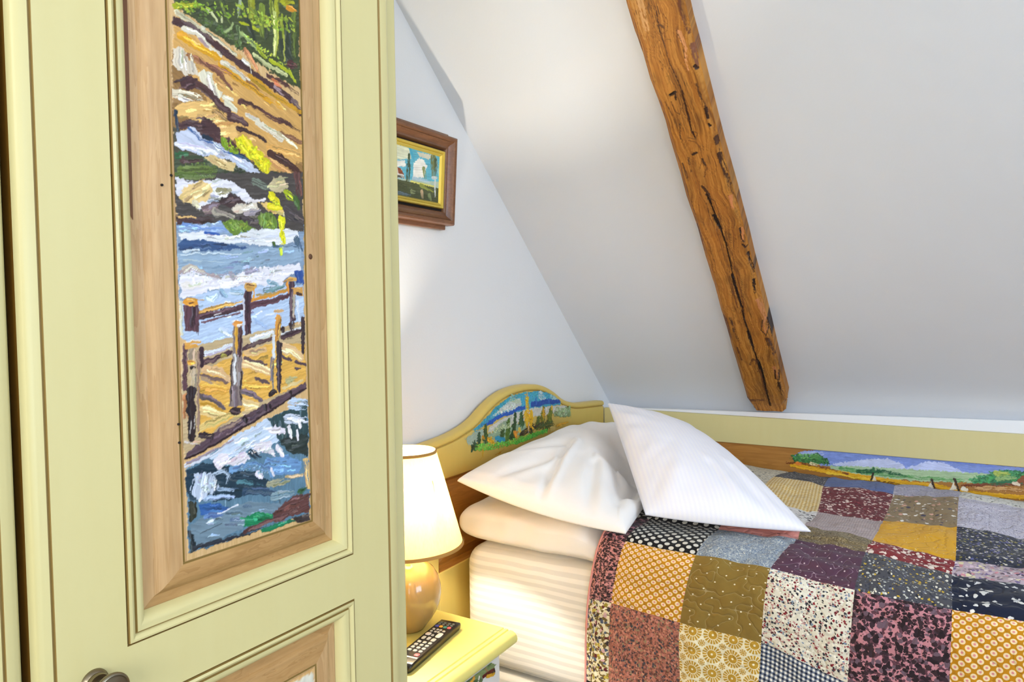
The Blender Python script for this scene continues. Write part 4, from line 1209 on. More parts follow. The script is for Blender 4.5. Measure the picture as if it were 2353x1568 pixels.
for x0, x1, z0, z1 in ((XL - .1, WX0, -ZF, CE), (WX1, 2.45, -ZF, CE), (WX0, WX1, -ZF, WZ0), (WX0, WX1, WZ1, CE)):
    b.box(x0, x1, YF - .1, YF, z0, z1)
structure('wall_front', b, M['wall'])
b = MB()
for x0, x1, z0, z1 in ((WX0, WX1, WZ0, WZ0 + .04), (WX0, WX1, WZ1 - .04, WZ1), (WX0, WX0 + .04, WZ0, WZ1), (WX1 - .04, WX1, WZ0, WZ1),
                       ((WX0 + WX1) / 2 - .02, (WX0 + WX1) / 2 + .02, WZ0, WZ1)):
    b.box(x0, x1, YF - .08, YF - .03, z0, z1)
structure('window_1', b, M['offwhite'])

# ------------------------------------------------------------------ roof beam
SN = 1 / math.hypot(1, TAN)
def on_slope(s, y, off):
    return XG - s * SN - off * TAN * SN, y, ZT + s * TAN * SN - off * SN
BL = [(2.3, .507), (1.6, .506)] + BEAM_LEFT
BR = [(2.3, .408), (1.6, .407)] + BEAM_RIGHT
beam = thing('roof_beam', on_slope(0, .46, 0), 'old honey-brown timber beam with a long crack on the white roof slope', 'beam')
cv = Canvas(20, 2240, 385, 525, 1.35)
warp = (fbm(cv.A * .012, cv.B * .02, 3) - .5) * 26
g = noise((cv.B + warp) * .42, cv.A * .010, 5)
g2 = noise((cv.B + warp * 1.5) * 1.1, cv.A * .018, 6)
tone = np.clip(.6 * g + .4 * g2, 0, 1)[..., None]
c1, c2, c3 = (np.array(lin(c)) for c in ('C08436', 'A2661F', '6E3E12'))
cv.col[:] = c1 + (c2 - c1) * smooth01(.2, .6, tone) + (c3 - c2) * smooth01(.62, .9, tone) * .8
heart = sorted(tuple(map(float, q.split(','))) for l in BEAM_STROKES.strip().splitlines() if l.split()[1] in ('2D1606', '24100A', '1F0E04', '3F1D06', '4A2408') and float(l.split()[2]) < 9.5 for q in l.split()[4:])
heart = [q for q in heart if 440 < q[1] < 480]
hy = np.interp(cv.a, [q[0] for q in heart], [q[1] for q in heart]); ker = np.ones(41) / 41
hy = np.convolve(np.pad(hy, 20, 'edge'), ker, 'valid')
dh = np.abs(cv.B - hy[None, :]) + 9 * (fbm(cv.A * .022, cv.B * .03, 15) - .5) + 3 * (noise(cv.A * .09, cv.B * .1, 16) - .5)
rg = np.abs(((dh * .19) % 1.0) - .5) * 2       # flame figure running round the split heart
lines = smooth01(.62, .95, rg) * smooth01(24, 6, np.abs(dh)) * smooth01(.25, .6, fbm(cv.A * .012, cv.B * .05, 17))
cv.col *= 1 - .62 * lines[..., None]
fine = smooth01(.60, .85, noise((cv.B + warp) * 1.6, cv.A * .02, 18)) * smooth01(.35, .7, fbm(cv.A * .015, cv.B * .06, 19))
cv.col *= 1 - .45 * fine[..., None]
blot = fbm(cv.A * .02, cv.B * .05, 12)[..., None]
cv.col *= 1 - .28 * smooth01(.5, .8, blot)
cv.run(BEAM_STROKES)
rr = np.random.default_rng(5)
for k in range(46):                          # more cracks and knots up the hidden length, fine checks all over
    s0 = rr.uniform(40, 2200); y0 = rr.uniform(405, 505)
    if s0 < 1330 and rr.random() < .3: continue
    ln = rr.uniform(15, 70)
    cv.stroke('#5A3412' if rr.random() < .6 else '#8A5A24', rr.uniform(.8, 2.2), [(s0, y0), (s0 + ln * .5, y0 + rr.uniform(-2, 2)), (s0 + ln, y0 + rr.uniform(-3, 3))], 1)
cv.stroke('#2D1606', 4, [(1340 + 60 * k, 462 + 5 * math.sin(k * 1.3)) for k in range(15)])
dark = 1 - smooth01(.0, .035, cv.col.mean(-1))
ns, ny = cv.A.shape[1], cv.A.shape[0]
sv = cv.a / 1000
yl = np.interp(sv, *zip(*sorted(BL))); yr = np.interp(sv, *zip(*sorted(BR)))
# the crop of the canvas between the two hewn edges is stretched over face, arrises and flanks
tt = np.linspace(0, 1, ny)
Y = yr[None, :] + (yl - yr)[None, :] * tt[:, None]
jj = np.clip(((Y * 1000 - cv.b[0]) / cv.step).round().astype(int), 0, ny - 1)
colr = cv.col[jj, np.arange(ns)[None, :]]; dk = dark[jj, np.arange(ns)[None, :]]
edge = np.minimum(tt, 1 - tt)[:, None] * (yl - yr)[None, :]
wob = (fbm(np.tile(sv * 22, (ny, 1)), tt[:, None] * 3 + sv * 0, 8) - .5)
off = .045 - .010 * (1 - smooth01(0, .012, edge)) ** 1.5 - .0045 * dk + .003 * wob
Sg = np.tile(sv, (ny, 1))
fl = []
for off_k in (-.03, .012, .030):             # flanks running back into the plaster
    fl.append(off_k)
rows_P, rows_C = [], []
for o_ in fl:
    rows_P.append(np.stack(on_slope(sv, yr + .001, np.full(ns, o_)), -1)); rows_C.append(colr[0] * .95)
for r in range(ny):
    rows_P.append(np.stack(on_slope(Sg[r], Y[r], off[r]), -1)); rows_C.append(colr[r])
for o_ in fl[::-1]:
    rows_P.append(np.stack(on_slope(sv, yl - .001, np.full(ns, o_)), -1)); rows_C.append(colr[-1] * .95)
grid_mesh('timber', np.array(rows_P), M['old_wood'], beam, colour=np.array(rows_C))
b = MB()
foot = [on_slope(sv[0], yr[0] + .001, -.03), on_slope(sv[0], yr[0], .034), on_slope(sv[0], yr[0] + .012, .044), on_slope(sv[0], yl[0] - .012, .044), on_slope(sv[0], yl[0], .034), on_slope(sv[0], yl[0] - .001, -.03)]
b.v += foot; b.face(range(6)); b.build('end_grain', M['oak_x'], beam, smooth=0)

# ------------------------------------------------------------------ wardrobe
WY = .600
wardrobe = thing('wardrobe', (.26, .8, -ZF), 'tall pale yellow wardrobe with a river scene painted on its door', 'wardrobe')
b = MB()
b.box(-.205, -.180, .624, .985, -.93, .80); b.box(.699, .724, .624, .985, -.93, .80)
b.box(-.180, .699, .624, .985, .775, .80); b.box(-.180, .699, .624, .985, -.90, -.875)
b.box(-.180, .699, .975, .985, -.875, .775)
b.build('carcass', M['yellow'], wardrobe, bevel=.004)
b = MB(); b.box(.2525, .2625, .632, .66, -.875, .775); b.build('centre_post', M['dark_in'], wardrobe)
b = MB(); b.box(-.21, .729, .615, .988, -.98, -.90); b.build('plinth', M['yellow'], wardrobe, bevel=.004)
b = MB(); b.ring_frame((-.235, .754, .80, .86), [(0, .985), (0, .585), (.006, .58), (.02, .59), (.03, .60)], fill=0)
b.box(-.235, .754, .60, .985, .80, .86); b.build('cornice', M['yellow'], wardrobe, bevel=.003)

DOORPROF = [(0, .622), (0, .608), (.0006, .6072), (.0022, .6040), (.0045, .6020), (.008, .6006), (.0128, .6002), (.0136, .6018), (.0146, .6018), (.0154, WY)]
DOORMAT = [2, 0, 0, 0, 0, 0, 1, 1, 1]
HOLES = ((.3325, .602, -.335, .60, ), )
U0, U1 = .3325, .602
UP = (-.282, .60); LO = (-.80, -.335)
DZ0, DZ1 = -.868, .765
MOULD = [(0, WY), (.0005, .6024), (.0013, .6024), (.0020, .5988), (.0042, .5976), (.0066, .5990), (.0077, .6020), (.0087, .6020), (.0095, .6000), (.0125, .6005), (.0165, .6030), (.0195, .6070), (.0215, .6120)]
MOULDMAT = [1, 1, 1, 0, 0, 0, 1, 1, 0, 0, 0, 0]
RAISED = [(0, .6125), (.0085, .6118), (.0115, .6108), (.0135, .6085), (.0165, .6064), (.0215, .6048), (.0245, .6040), (.0350, .6030), (.0357, .6046), (.0365, .6046), (.0372, .6030)]
RAISEDMAT = [0, 0, 0, 0, 0, 0, 0, 2, 2, 2]
def door(mirror):
    fx = (lambda mb: mb.mirror_x(.2576)) if mirror else (lambda mb: None)
    b = MB()
    sx = (1, 1.62, 1, 1)
    a0, a1, c0, c1 = b.ring_frame((.2608, .6878, DZ0, DZ1), DOORPROF, DOORMAT, side=sx)
    for x0, x1, z0, z1 in ((a0, U0, c0, c1), (U1, a1, c0, c1), (U0, U1, UP[1], c1), (U0, U1, LO[1], UP[0]), (U0, U1, c0, LO[0])):
        b.quad((x0, WY, z0), (x1, WY, z0), (x1, WY, z1), (x0, WY, z1))
    b.quad((.2608, .622, DZ0), (.2608, .622, DZ1), (.6878, .622, DZ1), (.6878, .622, DZ0), 2)
    fx(b)
    d = b.build('door', [M['yellow'], M['glaze'], M['raw']], wardrobe, smooth=35)
    for z0, z1 in (UP, LO):
        b = MB(); b.ring_frame((U0, U1, z0, z1), MOULD, MOULDMAT); fx(b)
        b.build('panel_moulding', [M['yellow'], M['glaze']], d, smooth=40)
        b = MB()
        r = (U0 + .0205, U1 - .0205, z0 + .0205, z1 - .0205)
        b.ring_frame(r, RAISED, RAISEDMAT, side=(1, 1.06, .95, .95), sides_mat=[0, 1, 0, 1] if False else [1, 0, 1, 0], fill=0)
        fx(b)
        b.build('raised_panel', [M['pine_z'], M['pine_x'], M['glaze']], d, smooth=25)
    # knob
    b = MB(); kx, kz = .304, -.300
    b.lathe((kx, 0, kz), [(0, .5915), (.0085, .5915), (.0092, .5935), (.0088, .596), (.011, .598), (.0112, .600)], 40, 'y')
    b.lathe((kx, 0, kz), [(.0048, .5915), (.0042, .586), (.0055, .580), (.0125, .5775), (.0142, .575), (.0145, .573), (.0138, .5716), (.0126, .5712), (.0118, .5722), (.0105, .5722), (.006, .5708), (0, .5704)], 48, 'y')
    fx(b); b.build('knob', M['pewter'], d, smooth=50)
    for nx, nz in ((.3885, .128), (.3878, -.098), (.3880, -.115), (.3795, .118)):   # nail heads by the painting
        b = MB(); b.lathe((nx, 0, nz), [(0, .6018), (.0011, .6022), (.0012, .6034)], 10, 'y')
        fx(b); b.build('nail_head', M['shadowgap'], d)
    return d
door_r = door(False)
door_l = door(True)
b = MB(); b.quad((.3535, .6113, .092), (.3570, .6113, .085), (.3606, .6113, .570), (.3535, .6113, .570)); b.build('brown_strip', M['dark_strip'], door_r)  # brown strip on the panel's left margin, wider towards the top
b = MB(); b.lathe((.5505, 0, .0644), [(0, .6026), (.0022, .6028), (.0032, .6036), (.0034, .6062)], 20, 'y'); b.build('wood_knot', M['knot'], door_r)

# the painted board of the right door
cv = Canvas(391.4, 541.2, -225.6, 560, .62)
cv.ground('#D8B684', '#BF9A62', .9, .018, 21)
rr = np.random.default_rng(9)
cv.poly('#37421F', 3, [(394, 300), (542, 300), (542, 545), (394, 545)])
for k in range(46):
    x = rr.uniform(400, 538); z = rr.uniform(315, 520)
    cv.stroke(rr.choice(['#8E9418', '#6E8028', '#2C3622', '#9FAA8C', '#67782A', '#4B5A2A']), rr.uniform(3, 9), [(x, z), (x + rr.uniform(-3, 3), z - rr.uniform(20, 50))], 1)
cv.rich = True; cv.run(DOOR_STROKES)
cv.smear(.75)
cv.mesh('river_painting', M['paint'], door_r, lambda a, b, h: (a, .6026 - h, b), .0009)
# the lower board: pale sky over low hills
cv = Canvas(391.5, 540.8, -762, -392.5, 2.0)
cv.ground('#DDB67C', '#C4985A', .9, .018, 22)
cv.poly('#DDDAC8', 2, [(394, -395), (539, -396), (539, -560), (394, -560)])
for k in range(14):
    x = rr.uniform(400, 520); z = rr.uniform(-540, -402)
    cv.stroke(rr.choice(['#E6E2D2', '#C8D0D4', '#D8D4C0']), rr.uniform(6, 14), [(x, z), (x + rr.uniform(15, 40), z + rr.uniform(-4, 4))], 1)
cv.poly('#7C8A50', 3, [(394, -560), (450, -545), (539, -565), (539, -758), (394, -758)])
for k in range(30):
    x = rr.uniform(396, 530); z = rr.uniform(-745, -565)
    cv.stroke(rr.choice(['#5A6E34', '#98A05A', '#B89A50', '#46562C']), rr.uniform(5, 14), [(x, z), (x + rr.uniform(10, 30), z + rr.uniform(-6, 6))], 1)
cv.mesh('meadow_painting', M['paint'], door_r, lambda a, b, h: (a, .6026 - h, b), .0009)

# ------------------------------------------------------------------ picture on the gable wall
pic = thing('framed_picture', (1.18, .99, .295), 'small landscape in a dark brown and gilt frame on the white gable wall', 'picture')
PX0, PX1, PZ0, PZ1 = 1.052, 1.3095, .198, .392
def tilt(mb):                                 # hangs forward at the top
    mb.v = [(x, y + .958 - .065 * (z - .295), z) for x, y, z in mb.v]
b = MB()
b.ring_frame((PX0, PX1, PZ0, PZ1), [(0, .024), (0, .005), (.0018, .0012), (.005, 0), (.0095, .0015), (.0115, .0045), (.0125, .0038), (.0175, .009), (.0225, .0115), (.0262, .0105), (.0278, .012), (.030, .019)])
tilt(b); b.build('frame', M['walnut'], pic, smooth=35)
b = MB()
b.box(PX0 + .012, PX1 - .0105, .0195, .031, PZ0 - .0095, PZ1 + .0085); tilt(b); b.build('backing', M['walnut'], pic, bevel=.002)
b = MB()
b.ring_frame((PX0 + .029, PX1 - .029, PZ0 + .029, PZ1 - .029), [(0, .0185), (.010, .0185)]); tilt(b); b.build('rebate', M['shadowgap'], pic)
b = MB()
b.ring_frame((PX0 + .0345, PX1 - .0345, PZ0 + .0345, PZ1 - .0345), [(0, .0185), (0, .010), (.0015, .008), (.0045, .0085), (.006, .0115), (.0075, .0105), (.0095, .0105), (.0125, .0150)])
tilt(b); b.build('gilt_slip', M['gilt'], pic, smooth=30)
cv = Canvas(0, 166, 0, 104, .8)
cv.ground('#9DB6B0', '#B8C4A8', .1, .1, 31)
cv.run(PIC_STROKES)
kx = (PX1 - PX0 - .092) / .156; kz = (PZ1 - PZ0 - .092) / .100
cv.mesh('landscape_canvas', M['paint'], pic, lambda a, b, h: (PX0 + .046 + a * kx, .0152 + .958 - .065 * (PZ0 + .046 + b * kz - .295) - h, PZ0 + .046 + b * kz), .0005)

# ------------------------------------------------------------------ bed
bed = thing('bed', (1.68, 0, -ZF), 'golden yellow painted bed with landscapes on its headboard and side board', 'bed')
HX0, HX1, HYF = 1.085, 2.0985, .965
HALF = [(2.12, -.2895), (2.0737, -.2862), (2.03, -.2835), (1.985, -.2804), (1.94, -.2775), (1.9025, -.2732), (1.8503, -.2625), (1.81, -.2475), (1.7765, -.2285), (1.7297, -.2091), (1.6845, -.1975), (1.64, -.1926), (1.60, -.1912)]
OUT = [(x, z) for x, z in HALF if x <= HX1] 
OUT = [(HX1, -.2882)] + OUT + [(3.2 - x, z) for x, z in HALF[:-1][::-1] if 3.2 - x > HX0] + [(HX0, -.2890)]
xs = np.linspace(HX0, HX1, 121); o_ = sorted(OUT); zo = np.interp(xs, [q[0] for q in o_], [q[1] for q in o_])
for _ in range(3): zo[1:-1] = (zo[:-2] + 2 * zo[1:-1] + zo[2:]) / 4
b = MB()
dz = np.gradient(zo, xs); nl = np.hypot(1, dz)
CAP = [(0, .990), (0, .972), (.002, .9665), (.005, .9645), (.0085, .9635), (.0125, .964), (.0150, .9665), (.0160, .9690), (.0170, .9690), (.0182, HYF)]
CAPM = [0, 0, 0, 0, 0, 0, 1, 1, 0]
rings = []
for d, y in CAP:
    i = len(b.v); rings.append(i)
    for x, z, sl, l in zip(xs, zo, dz, nl):
        b.v.append((min(max(x + d * sl / l * .6, HX0), HX1), y, z - d / (l if l < 1.6 else l) * (1 + sl * sl) ** .5))
for k, (i, j) in enumerate(zip(rings, rings[1:])):
    for q in range(120): b.face((j + q, j + q + 1, i + q + 1, i + q), CAPM[k])
ZR = -.370
i = len(b.v)
for x in xs: b.v.append((x, HYF, ZR + .004))
j = len(b.v)
for x in xs: b.v.append((x, HYF + .003, ZR))
k2 = len(b.v)
for x in xs: b.v.append((x, .990, ZR))
for q in range(120):
    b.face((i + q, i + q + 1, rings[-1] + q + 1, rings[-1] + q))
    b.face((j + q, j + q + 1, i + q + 1, i + q)); b.face((k2 + q, k2 + q + 1, j + q + 1, j + q))
    b.face((rings[0] + q, rings[0] + q + 1, k2 + q + 1, k2 + q))
head = b.build('headboard', [M['gold_yellow'], M['gold_glaze']], bed, smooth=40)
b = MB()
for x0, x1 in ((HX0, 1.2285), (1.9805, HX1)): b.box(x0, x1, HYF, .990, -ZF, ZR + .002)
b.box(1.2285, 1.9805, HYF, .990, -.86, -.575)
b.build('headboard_frame', M['gold_yellow'], head, bevel=.002)
b = MB()
b.ring_frame((1.2285, 1.9805, -.575, ZR), [(0, .968), (.003, .975), (.010, .980), (.030, .972), (.034, .970)], fill=0, sides_mat=None)
b.build('wood_panel', M['oak_x'], head, smooth=25)
cv = Canvas(1320, 1890, -352, -204, .8)
cv.col[:] = lin('#D9BC60')
cv.run(HEAD_STROKES)
cv.smear(1.3)
cv.mesh('mountain_painting', M['paint'], head, lambda a, b, h: (a, .9648 - h, b), .0012, clip=True)

b = MB()                                      # boarding along the eaves wall
def rail(z0, z1, x):
    b.box(x, 2.113, -1.0, HYF - .001, z0, z1)
rail(-.391, -.3108, 2.1000); rail(-.90, -.62, 2.1000)
side = b.build('side_board', M['yellow'], bed, bevel=.0015)
b = MB(); b.box(2.1065, 2.113, -1.0, HYF - .001, -.62, -.391); b.build('wood_panel', M['oak_y'], side)
cv = Canvas(-505, 250, -480, -388, 1.15)
cv.run(SIDE_STROKES)
cv.smear(1.0)
cv.cover[cv.B > -391.3] = 0
cv.mesh('harvest_painting', M['paint'], side, lambda a, b, h: (2.1062 - h, -a, b), .0012, clip=True)
b = MB(); b.box(1.285, 2.09, -.98, .93, -.90, -.795); b.build('bed_base', M['base_cloth'], bed, bevel=.01)
for x in (1.32, 2.05):
    for y in (-.94, .88):
        b = MB(); b.lathe((x, y, 0), [(.022, -.98), (.028, -.90)], 20, cap=(True, True)); b.build('leg', M['yellow'], bed)

# mattress
b = MB(); b.box(1.272, 2.090, -.975, .936, -.788, -.518)
mt = b.build('mattress', M['sheet'], None, base=(1.68, 0, -.79), smooth=180)
bv = mt.modifiers.new('Bevel', 'BEVEL'); bv.width = .045 * S; bv.segments = 8
tag(mt, 'mattress in a white striped sheet, its side showing beside the nightstand', 'mattress')

# ------------------------------------------------------------------ soft things
def cushion(name, P00, P10, P11, P01, up, down, mat, seed, nrm=None, n=72, wrinkle=.006, pinch=.045, power=.42, dents=(), creases=(), sag_u=None, sag_v=None):
    """Pillow over four corners (u along P00-P10, v along P00-P01)."""
    c = [np.array(q, float) for q in (P00, P10, P11, P01)]
    t = np.linspace(0, 1, n); t = .5 - .5 * np.cos(np.pi * (t * .86 + .07)); t = (t - t[0]) / (t[-1] - t[0])
    U, V = np.meshgrid(t, t)
    e = lambda a, b_: (a[None, None] * (1 - U[..., None]) + b_[None, None] * U[..., None])
    base = e(c[0], c[1]) * (1 - V[..., None]) + e(c[3], c[2]) * V[..., None]
    cen = sum(c) / 4
    uu, vv = 2 * U - 1, 2 * V - 1
    pin = pinch * ((1 - uu ** 2) * np.abs(vv) ** 3 + (1 - vv ** 2) * np.abs(uu) ** 3)
    base = base + (cen - base) * pin[..., None] * 1.6
    if sag_u is not None: base = base + (np.array(sag_u) * ((1 - U) ** 3 * 4 * V * (1 - V))[..., None])
    if sag_v is not None: base = base + (np.array(sag_v) * ((1 - V) ** 3 * 4 * U * (1 - U))[..., None])
    if nrm is None:
        nrm = np.cross(c[1] - c[0], c[3] - c[0]); nrm = nrm / np.linalg.norm(nrm)
        if nrm[2] < 0: nrm = -nrm
    nrm = np.array(nrm, float)
    puff = np.clip((1 - uu ** 2) * (1 - vv ** 2), 0, 1) ** power
    rim = np.clip(np.minimum(np.minimum(U, 1 - U), np.minimum(V, 1 - V)) * 9, 0, 1)
    ang = np.arctan2(vv, uu); rad = np.hypot(uu, vv)
    fold = (noise(ang * 5.0, rad * 1.2, seed) - .5) * smooth01(.35, 1.1, rad) + .6 * (fbm(U * 5, V * 5, seed + 3) - .5)
    fold2 = (noise(ang * 7.0, rad * 1.2, seed + 9) - .5) * smooth01(.4, 1.1, rad) + .6 * (fbm(U * 5, V * 5, seed + 6) - .5)
    top = up * puff + wrinkle * 2 * fold * rim
    bot = down * puff + wrinkle * fold2 * rim
    for du, dv, w, d in dents:
        top = top - d * np.exp(-((U - du) ** 2 + (V - dv) ** 2) / (w * w)) * rim
    for u0, v0, u1, v1, w, d in creases:
        L2 = (u1 - u0) ** 2 + (v1 - v0) ** 2
        tq = np.clip(((U - u0) * (u1 - u0) + (V - v0) * (v1 - v0)) / L2, 0, 1)
        sd = ((U - u0) * (v1 - v0) - (V - v0) * (u1 - u0)) / math.sqrt(L2)
        q = np.hypot(U - u0 - tq * (u1 - u0), V - v0 - tq * (v1 - v0))
        top = top - d * np.exp(-(q / w) ** 2) * rim + .7 * d * np.exp(-((q - 1.9 * w) / w) ** 2) * (sd > 0) * rim
    A = base + nrm * (top + .0015)[..., None]; B = base - nrm * (np.maximum(bot, 0) + .0015)[..., None]
    m = MB(); uvs = []
    def add(P, flip):
        i0 = len(m.v); m.v += [tuple(q) for q in P.reshape(-1, 3)]
        for r in range(n - 1):
            for s in range(n - 1):
                q = [i0 + r * n + s, i0 + r * n + s + 1, i0 + (r + 1) * n + s + 1, i0 + (r + 1) * n + s]
                m.face(q[::-1] if flip else q)
                w_ = [(U[r, s], V[r, s]), (U[r, s + 1], V[r, s + 1]), (U[r + 1, s + 1], V[r + 1, s + 1]), (U[r + 1, s], V[r + 1, s])]
                uvs.extend(w_[::-1] if flip else w_)
        return i0
    ia = add(A, False); ib = add(B, True)
    idx = [s for s in range(n)] + [r * n + n - 1 for r in range(1, n)] + [(n - 1) * n + s for s in range(n - 2, -1, -1)] + [r * n for r in range(n - 2, 0, -1)]
    for p, q in zip(idx, idx[1:] + idx[:1]):
        m.face((ib + p, ib + q, ia + q, ia + p)); uvs.extend([(0, 0)] * 4)
    o = m.build(name, mat, None, smooth=180, base=tuple(cen))
    L = o.data.uv_layers.new(name='UVMap')
    L.data.foreach_set('uv', np.array([(a * 36, b_ * 36) for a, b_ in uvs], np.float32).ravel())
    return o

# duvet: plump slab, thicker at the uncovered head end
def duvet():
    nu, nv = 90, 220
    w = np.linspace(0, 2 * np.pi, nu, endpoint=False); v = np.linspace(0, 1, nv)
    Wg, Vg = np.meshgrid(w, v)
    se = lambda t, e: np.sign(t) * np.abs(t) ** e
    yy = -.93 + (1.868) * (.5 - .5 * np.cos(np.pi * Vg)) ** 1.0
    end = np.clip(1 - np.abs(2 * (yy + .93) / 1.868 - 1) ** 70, 0, 1) ** .5
    bare = smooth01(.545, .64, yy)
    ht = .032 + .061 * bare                   # thickness
    zc = -.512 + ht * .5
    cx = 1.672; hw = .398 + .022 * bare * (1 - .3 * smooth01(.86, .92, yy))
    X = cx + hw * se(np.cos(Wg), .16 + .14 * bare) * (.97 + .03 * end)
    Z = zc + ht * .5 * se(np.sin(Wg), .5) * end
    up_ = (np.sin(Wg) > 0)
    nz = (fbm(X * 9, yy * 9, 40) - .5) * .016 + (fbm(X * 24, yy * 20, 42) - .5) * .005
    Z = Z + nz * end * np.where(up_, 1, .25) * (.15 + .85 * bare)
    side_ = smooth01(-.2, -.9, np.cos(Wg))
    X = X - side_ * bare * ((fbm(yy * 11, Z * 22, 44) - .5) * .018)
    Z = Z + side_ * bare * (noise(yy * 9, 0 * yy, 46) - .5) * .012
    Z = np.maximum(Z, -.517)
    P = np.stack([X, yy, Z], -1)
    return grid_mesh('duvet', P, M['linen'], None, base=(1.67, 0, -.51), close_u=True)
dv = duvet(); tag(dv, 'plump white duvet lying on the mattress under the rumpled pillow', 'duvet')

pa = cushion('pillow', (1.205, .512, -.408), (1.93, .640, -.400), (1.95, .930, -.352), (1.205, .893, -.354), .076, .010, M['linen'], 51, n=110,
             wrinkle=.010, pinch=.012, power=.40, sag_u=(-.006, 0, -.014),
             dents=((.47, .24, .13, .060), (.66, .40, .14, .055), (.27, .05, .12, .050), (.50, .06, .13, .060), (.72, .12, .13, .06), (.30, .12, .10, .012), (.12, .55, .06, .010)),
             creases=((.0, .49, .34, .60, .022, .013), (.03, .80, .20, .62, .028, .007), (.02, .22, .25, .36, .03, .007), (.22, .95, .34, .66, .03, .007), (.10, .10, .30, .22, .035, .008), (.015, .56, .015, .97, .012, .006)))
tag(pa, 'rumpled white pillow lying flat against the headboard', 'pillow')
near = lambda p: tuple(k * .974 for k in p)
pb = cushion('pillow', near((1.325, .5206, -.4045)), near((1.405, .2269, -.4153)), near((1.86, .565, -.352)), near((1.660, .751, -.2352)), .080, .012, M['satin'], 71, n=100,
             wrinkle=.006, pinch=.008, power=.5, sag_v=(-.012, 0, -.002), creases=((.60, .03, .54, .26, .03, .0025), (.80, .05, .70, .28, .03, .003)))
tag(pb, 'white striped pillow propped on its edge, leaning over the patchwork quilt', 'pillow')

# patchwork quilt ---------------------------------------------------------
ROWS = ['drop3', 'drop2', 'drop1', 'bend', 'r1', 'r2', 'r3', 'r4', 'wall']
CY = [.580, .531, .395, .266, .135, .0016, -.132, -.265, -.398, -.531, -.664, -.797, -.930]
nc, nr = len(CY), len(ROWS)
K = np.zeros((nr, nc, 3))
def col(vals):                                # per-column values, last one repeated
    return np.array(list(vals) + [vals[-1]] * (nc - len(vals)))
XR = [1.246, 1.242, 1.242, 1.248, 1.37, 1.475, 1.68, 1.90, 2.092]
ZR_ = [col([-.872]), col([-.728, -.728, -.716, -.720, -.735, -.735]), col([-.563, -.563, -.570, -.574, -.604, -.600]),
       col([-.436, -.437, -.441, -.440, -.455, -.4555]), col([-.424, -.425, -.424, -.423, -.431, -.438]),
       col([-.419, -.420, -.422, -.428, -.4385, -.4385]), col([-.418, -.420, -.430, -.4530, -.447, -.447]),
       col([-.418, -.420, -.430, -.440, -.439, -.439]), col([-.440, -.445, -.458, -.462, -.465, -.468])]
YO = [col([.045, .045, .034, .028, .018, .01, 0]), col([.036, .036, .028, .022, .014, .006, 0]), col([.028, .029, .028, .014, .0085, .003, 0]), col([0.]),
      col([.0, .0, -.006, -.020, -.003, .001, 0]), col([.0, .0, -.006, -.012, -.005, -.004, 0]), col([.0, .0, .0, -.008, -.007, -.006, 0]),
      col([.0, .0, .0, .011, -.0105, -.0096, -.006]), col([.0, .0, .0, .020, -.003, -.016, -.01])]
for r in range(nr):
    K[r, :, 0] = XR[r]; K[r, :, 1] = np.array(CY) + YO[r]; K[r, :, 2] = ZR_[r]
def catmull(K, axis, n):
    K = np.moveaxis(K, axis, 0); m = len(K)
    ext = np.concatenate([[2 * K[0] - K[1]], K, [2 * K[-1] - K[-2]]])
    out = []
    for i in range(m - 1):
        p0, p1, p2, p3 = ext[i:i + 4]
        for k in range(n):
            t = k / n
            out.append(.5 * (2 * p1 + (p2 - p0) * t + (2 * p0 - 5 * p1 + 4 * p2 - p3) * t * t + (3 * p1 - p0 - 3 * p2 + p3) * t ** 3))
    out.append(K[-1])
    return np.moveaxis(np.array(out), 0, axis)
ND = 22
G = catmull(catmull(K, 0, ND), 1, ND)
gi, gj = np.meshgrid(np.arange(G.shape[0]) / ND, np.arange(G.shape[1]) / ND, indexing='ij')
nx = np.gradient(G, axis=0); ny_ = np.gradient(G, axis=1)
nn = np.cross(nx, ny_); nn /= np.linalg.norm(nn, axis=-1, keepdims=True) + 1e-9
nn *= np.where((nn[..., 2:3] - nn[..., 0:1]) < 0, -1, 1)
seam = np.minimum(np.abs(gi - gi.round()), np.abs(gj - gj.round()))
arc = gi * .13; alo = gj * .13
amp = np.where(gj > 2.1, 1.0, .4)
h = (fbm(arc * 26, alo * 30, 61) - .5) * .010 + (fbm(arc * 9, alo * 8, 62) - .5) * .022 * smooth01(.3, 2, gj)
h = h + (np.sin((arc * 150) + 6 * fbm(alo * 9, arc * 3, 63)) * .0022) * smooth01(.5, .7, fbm(arc * 10, alo * 10, 64))
h = h * amp - .0022 * (1 - smooth01(0, .07, seam))
G = G + nn * h[..., None]
PATCH = {}
def put(row, names, c0):
    for k, nme in enumerate(names): PATCH[(row, c0 + k)] = nme
put(0, ['black_plain', 'navymix', 'darkred', 'blue', 'taupe', 'creamgrey', 'purple', 'olive', 'lavender', 'pink', 'gingham', 'mauve'], 0)
put(1, ['multi', 'salmon', 'wheels', 'gingham', 'multi', 'orange', 'floral_white', 'darkfloral', 'wheels', 'redleaf', 'salmon', 'navyflower'], 0)
put(2, ['pink_black', 'orange', 'olive', 'floral_white', 'mauve', 'orange', 'multi', 'gingham', 'purple', 'olive', 'orange', 'pastel'], 0)
put(3, ['mauve', 'black_cubes', 'bluegrey', 'purple', 'darkfloral', 'navyflower', 'olive', 'redleaf', 'bluegrey', 'darkred', 'floral_white', 'blue'], 0)
put(4, ['black_cubes', 'black_cubes', 'pink', 'brown_speck', 'redleaf', 'pastel', 'taupe', 'yellow', 'black_cubes', 'lavgrey', 'wheels', 'greypink'], 0)
put(5, ['lavender', 'taupe', 'blackleaf', 'greypink', 'yellow', 'navymix', 'mauve', 'blackspeck', 'pastel', 'orange', 'navymix', 'yellow'], 0)
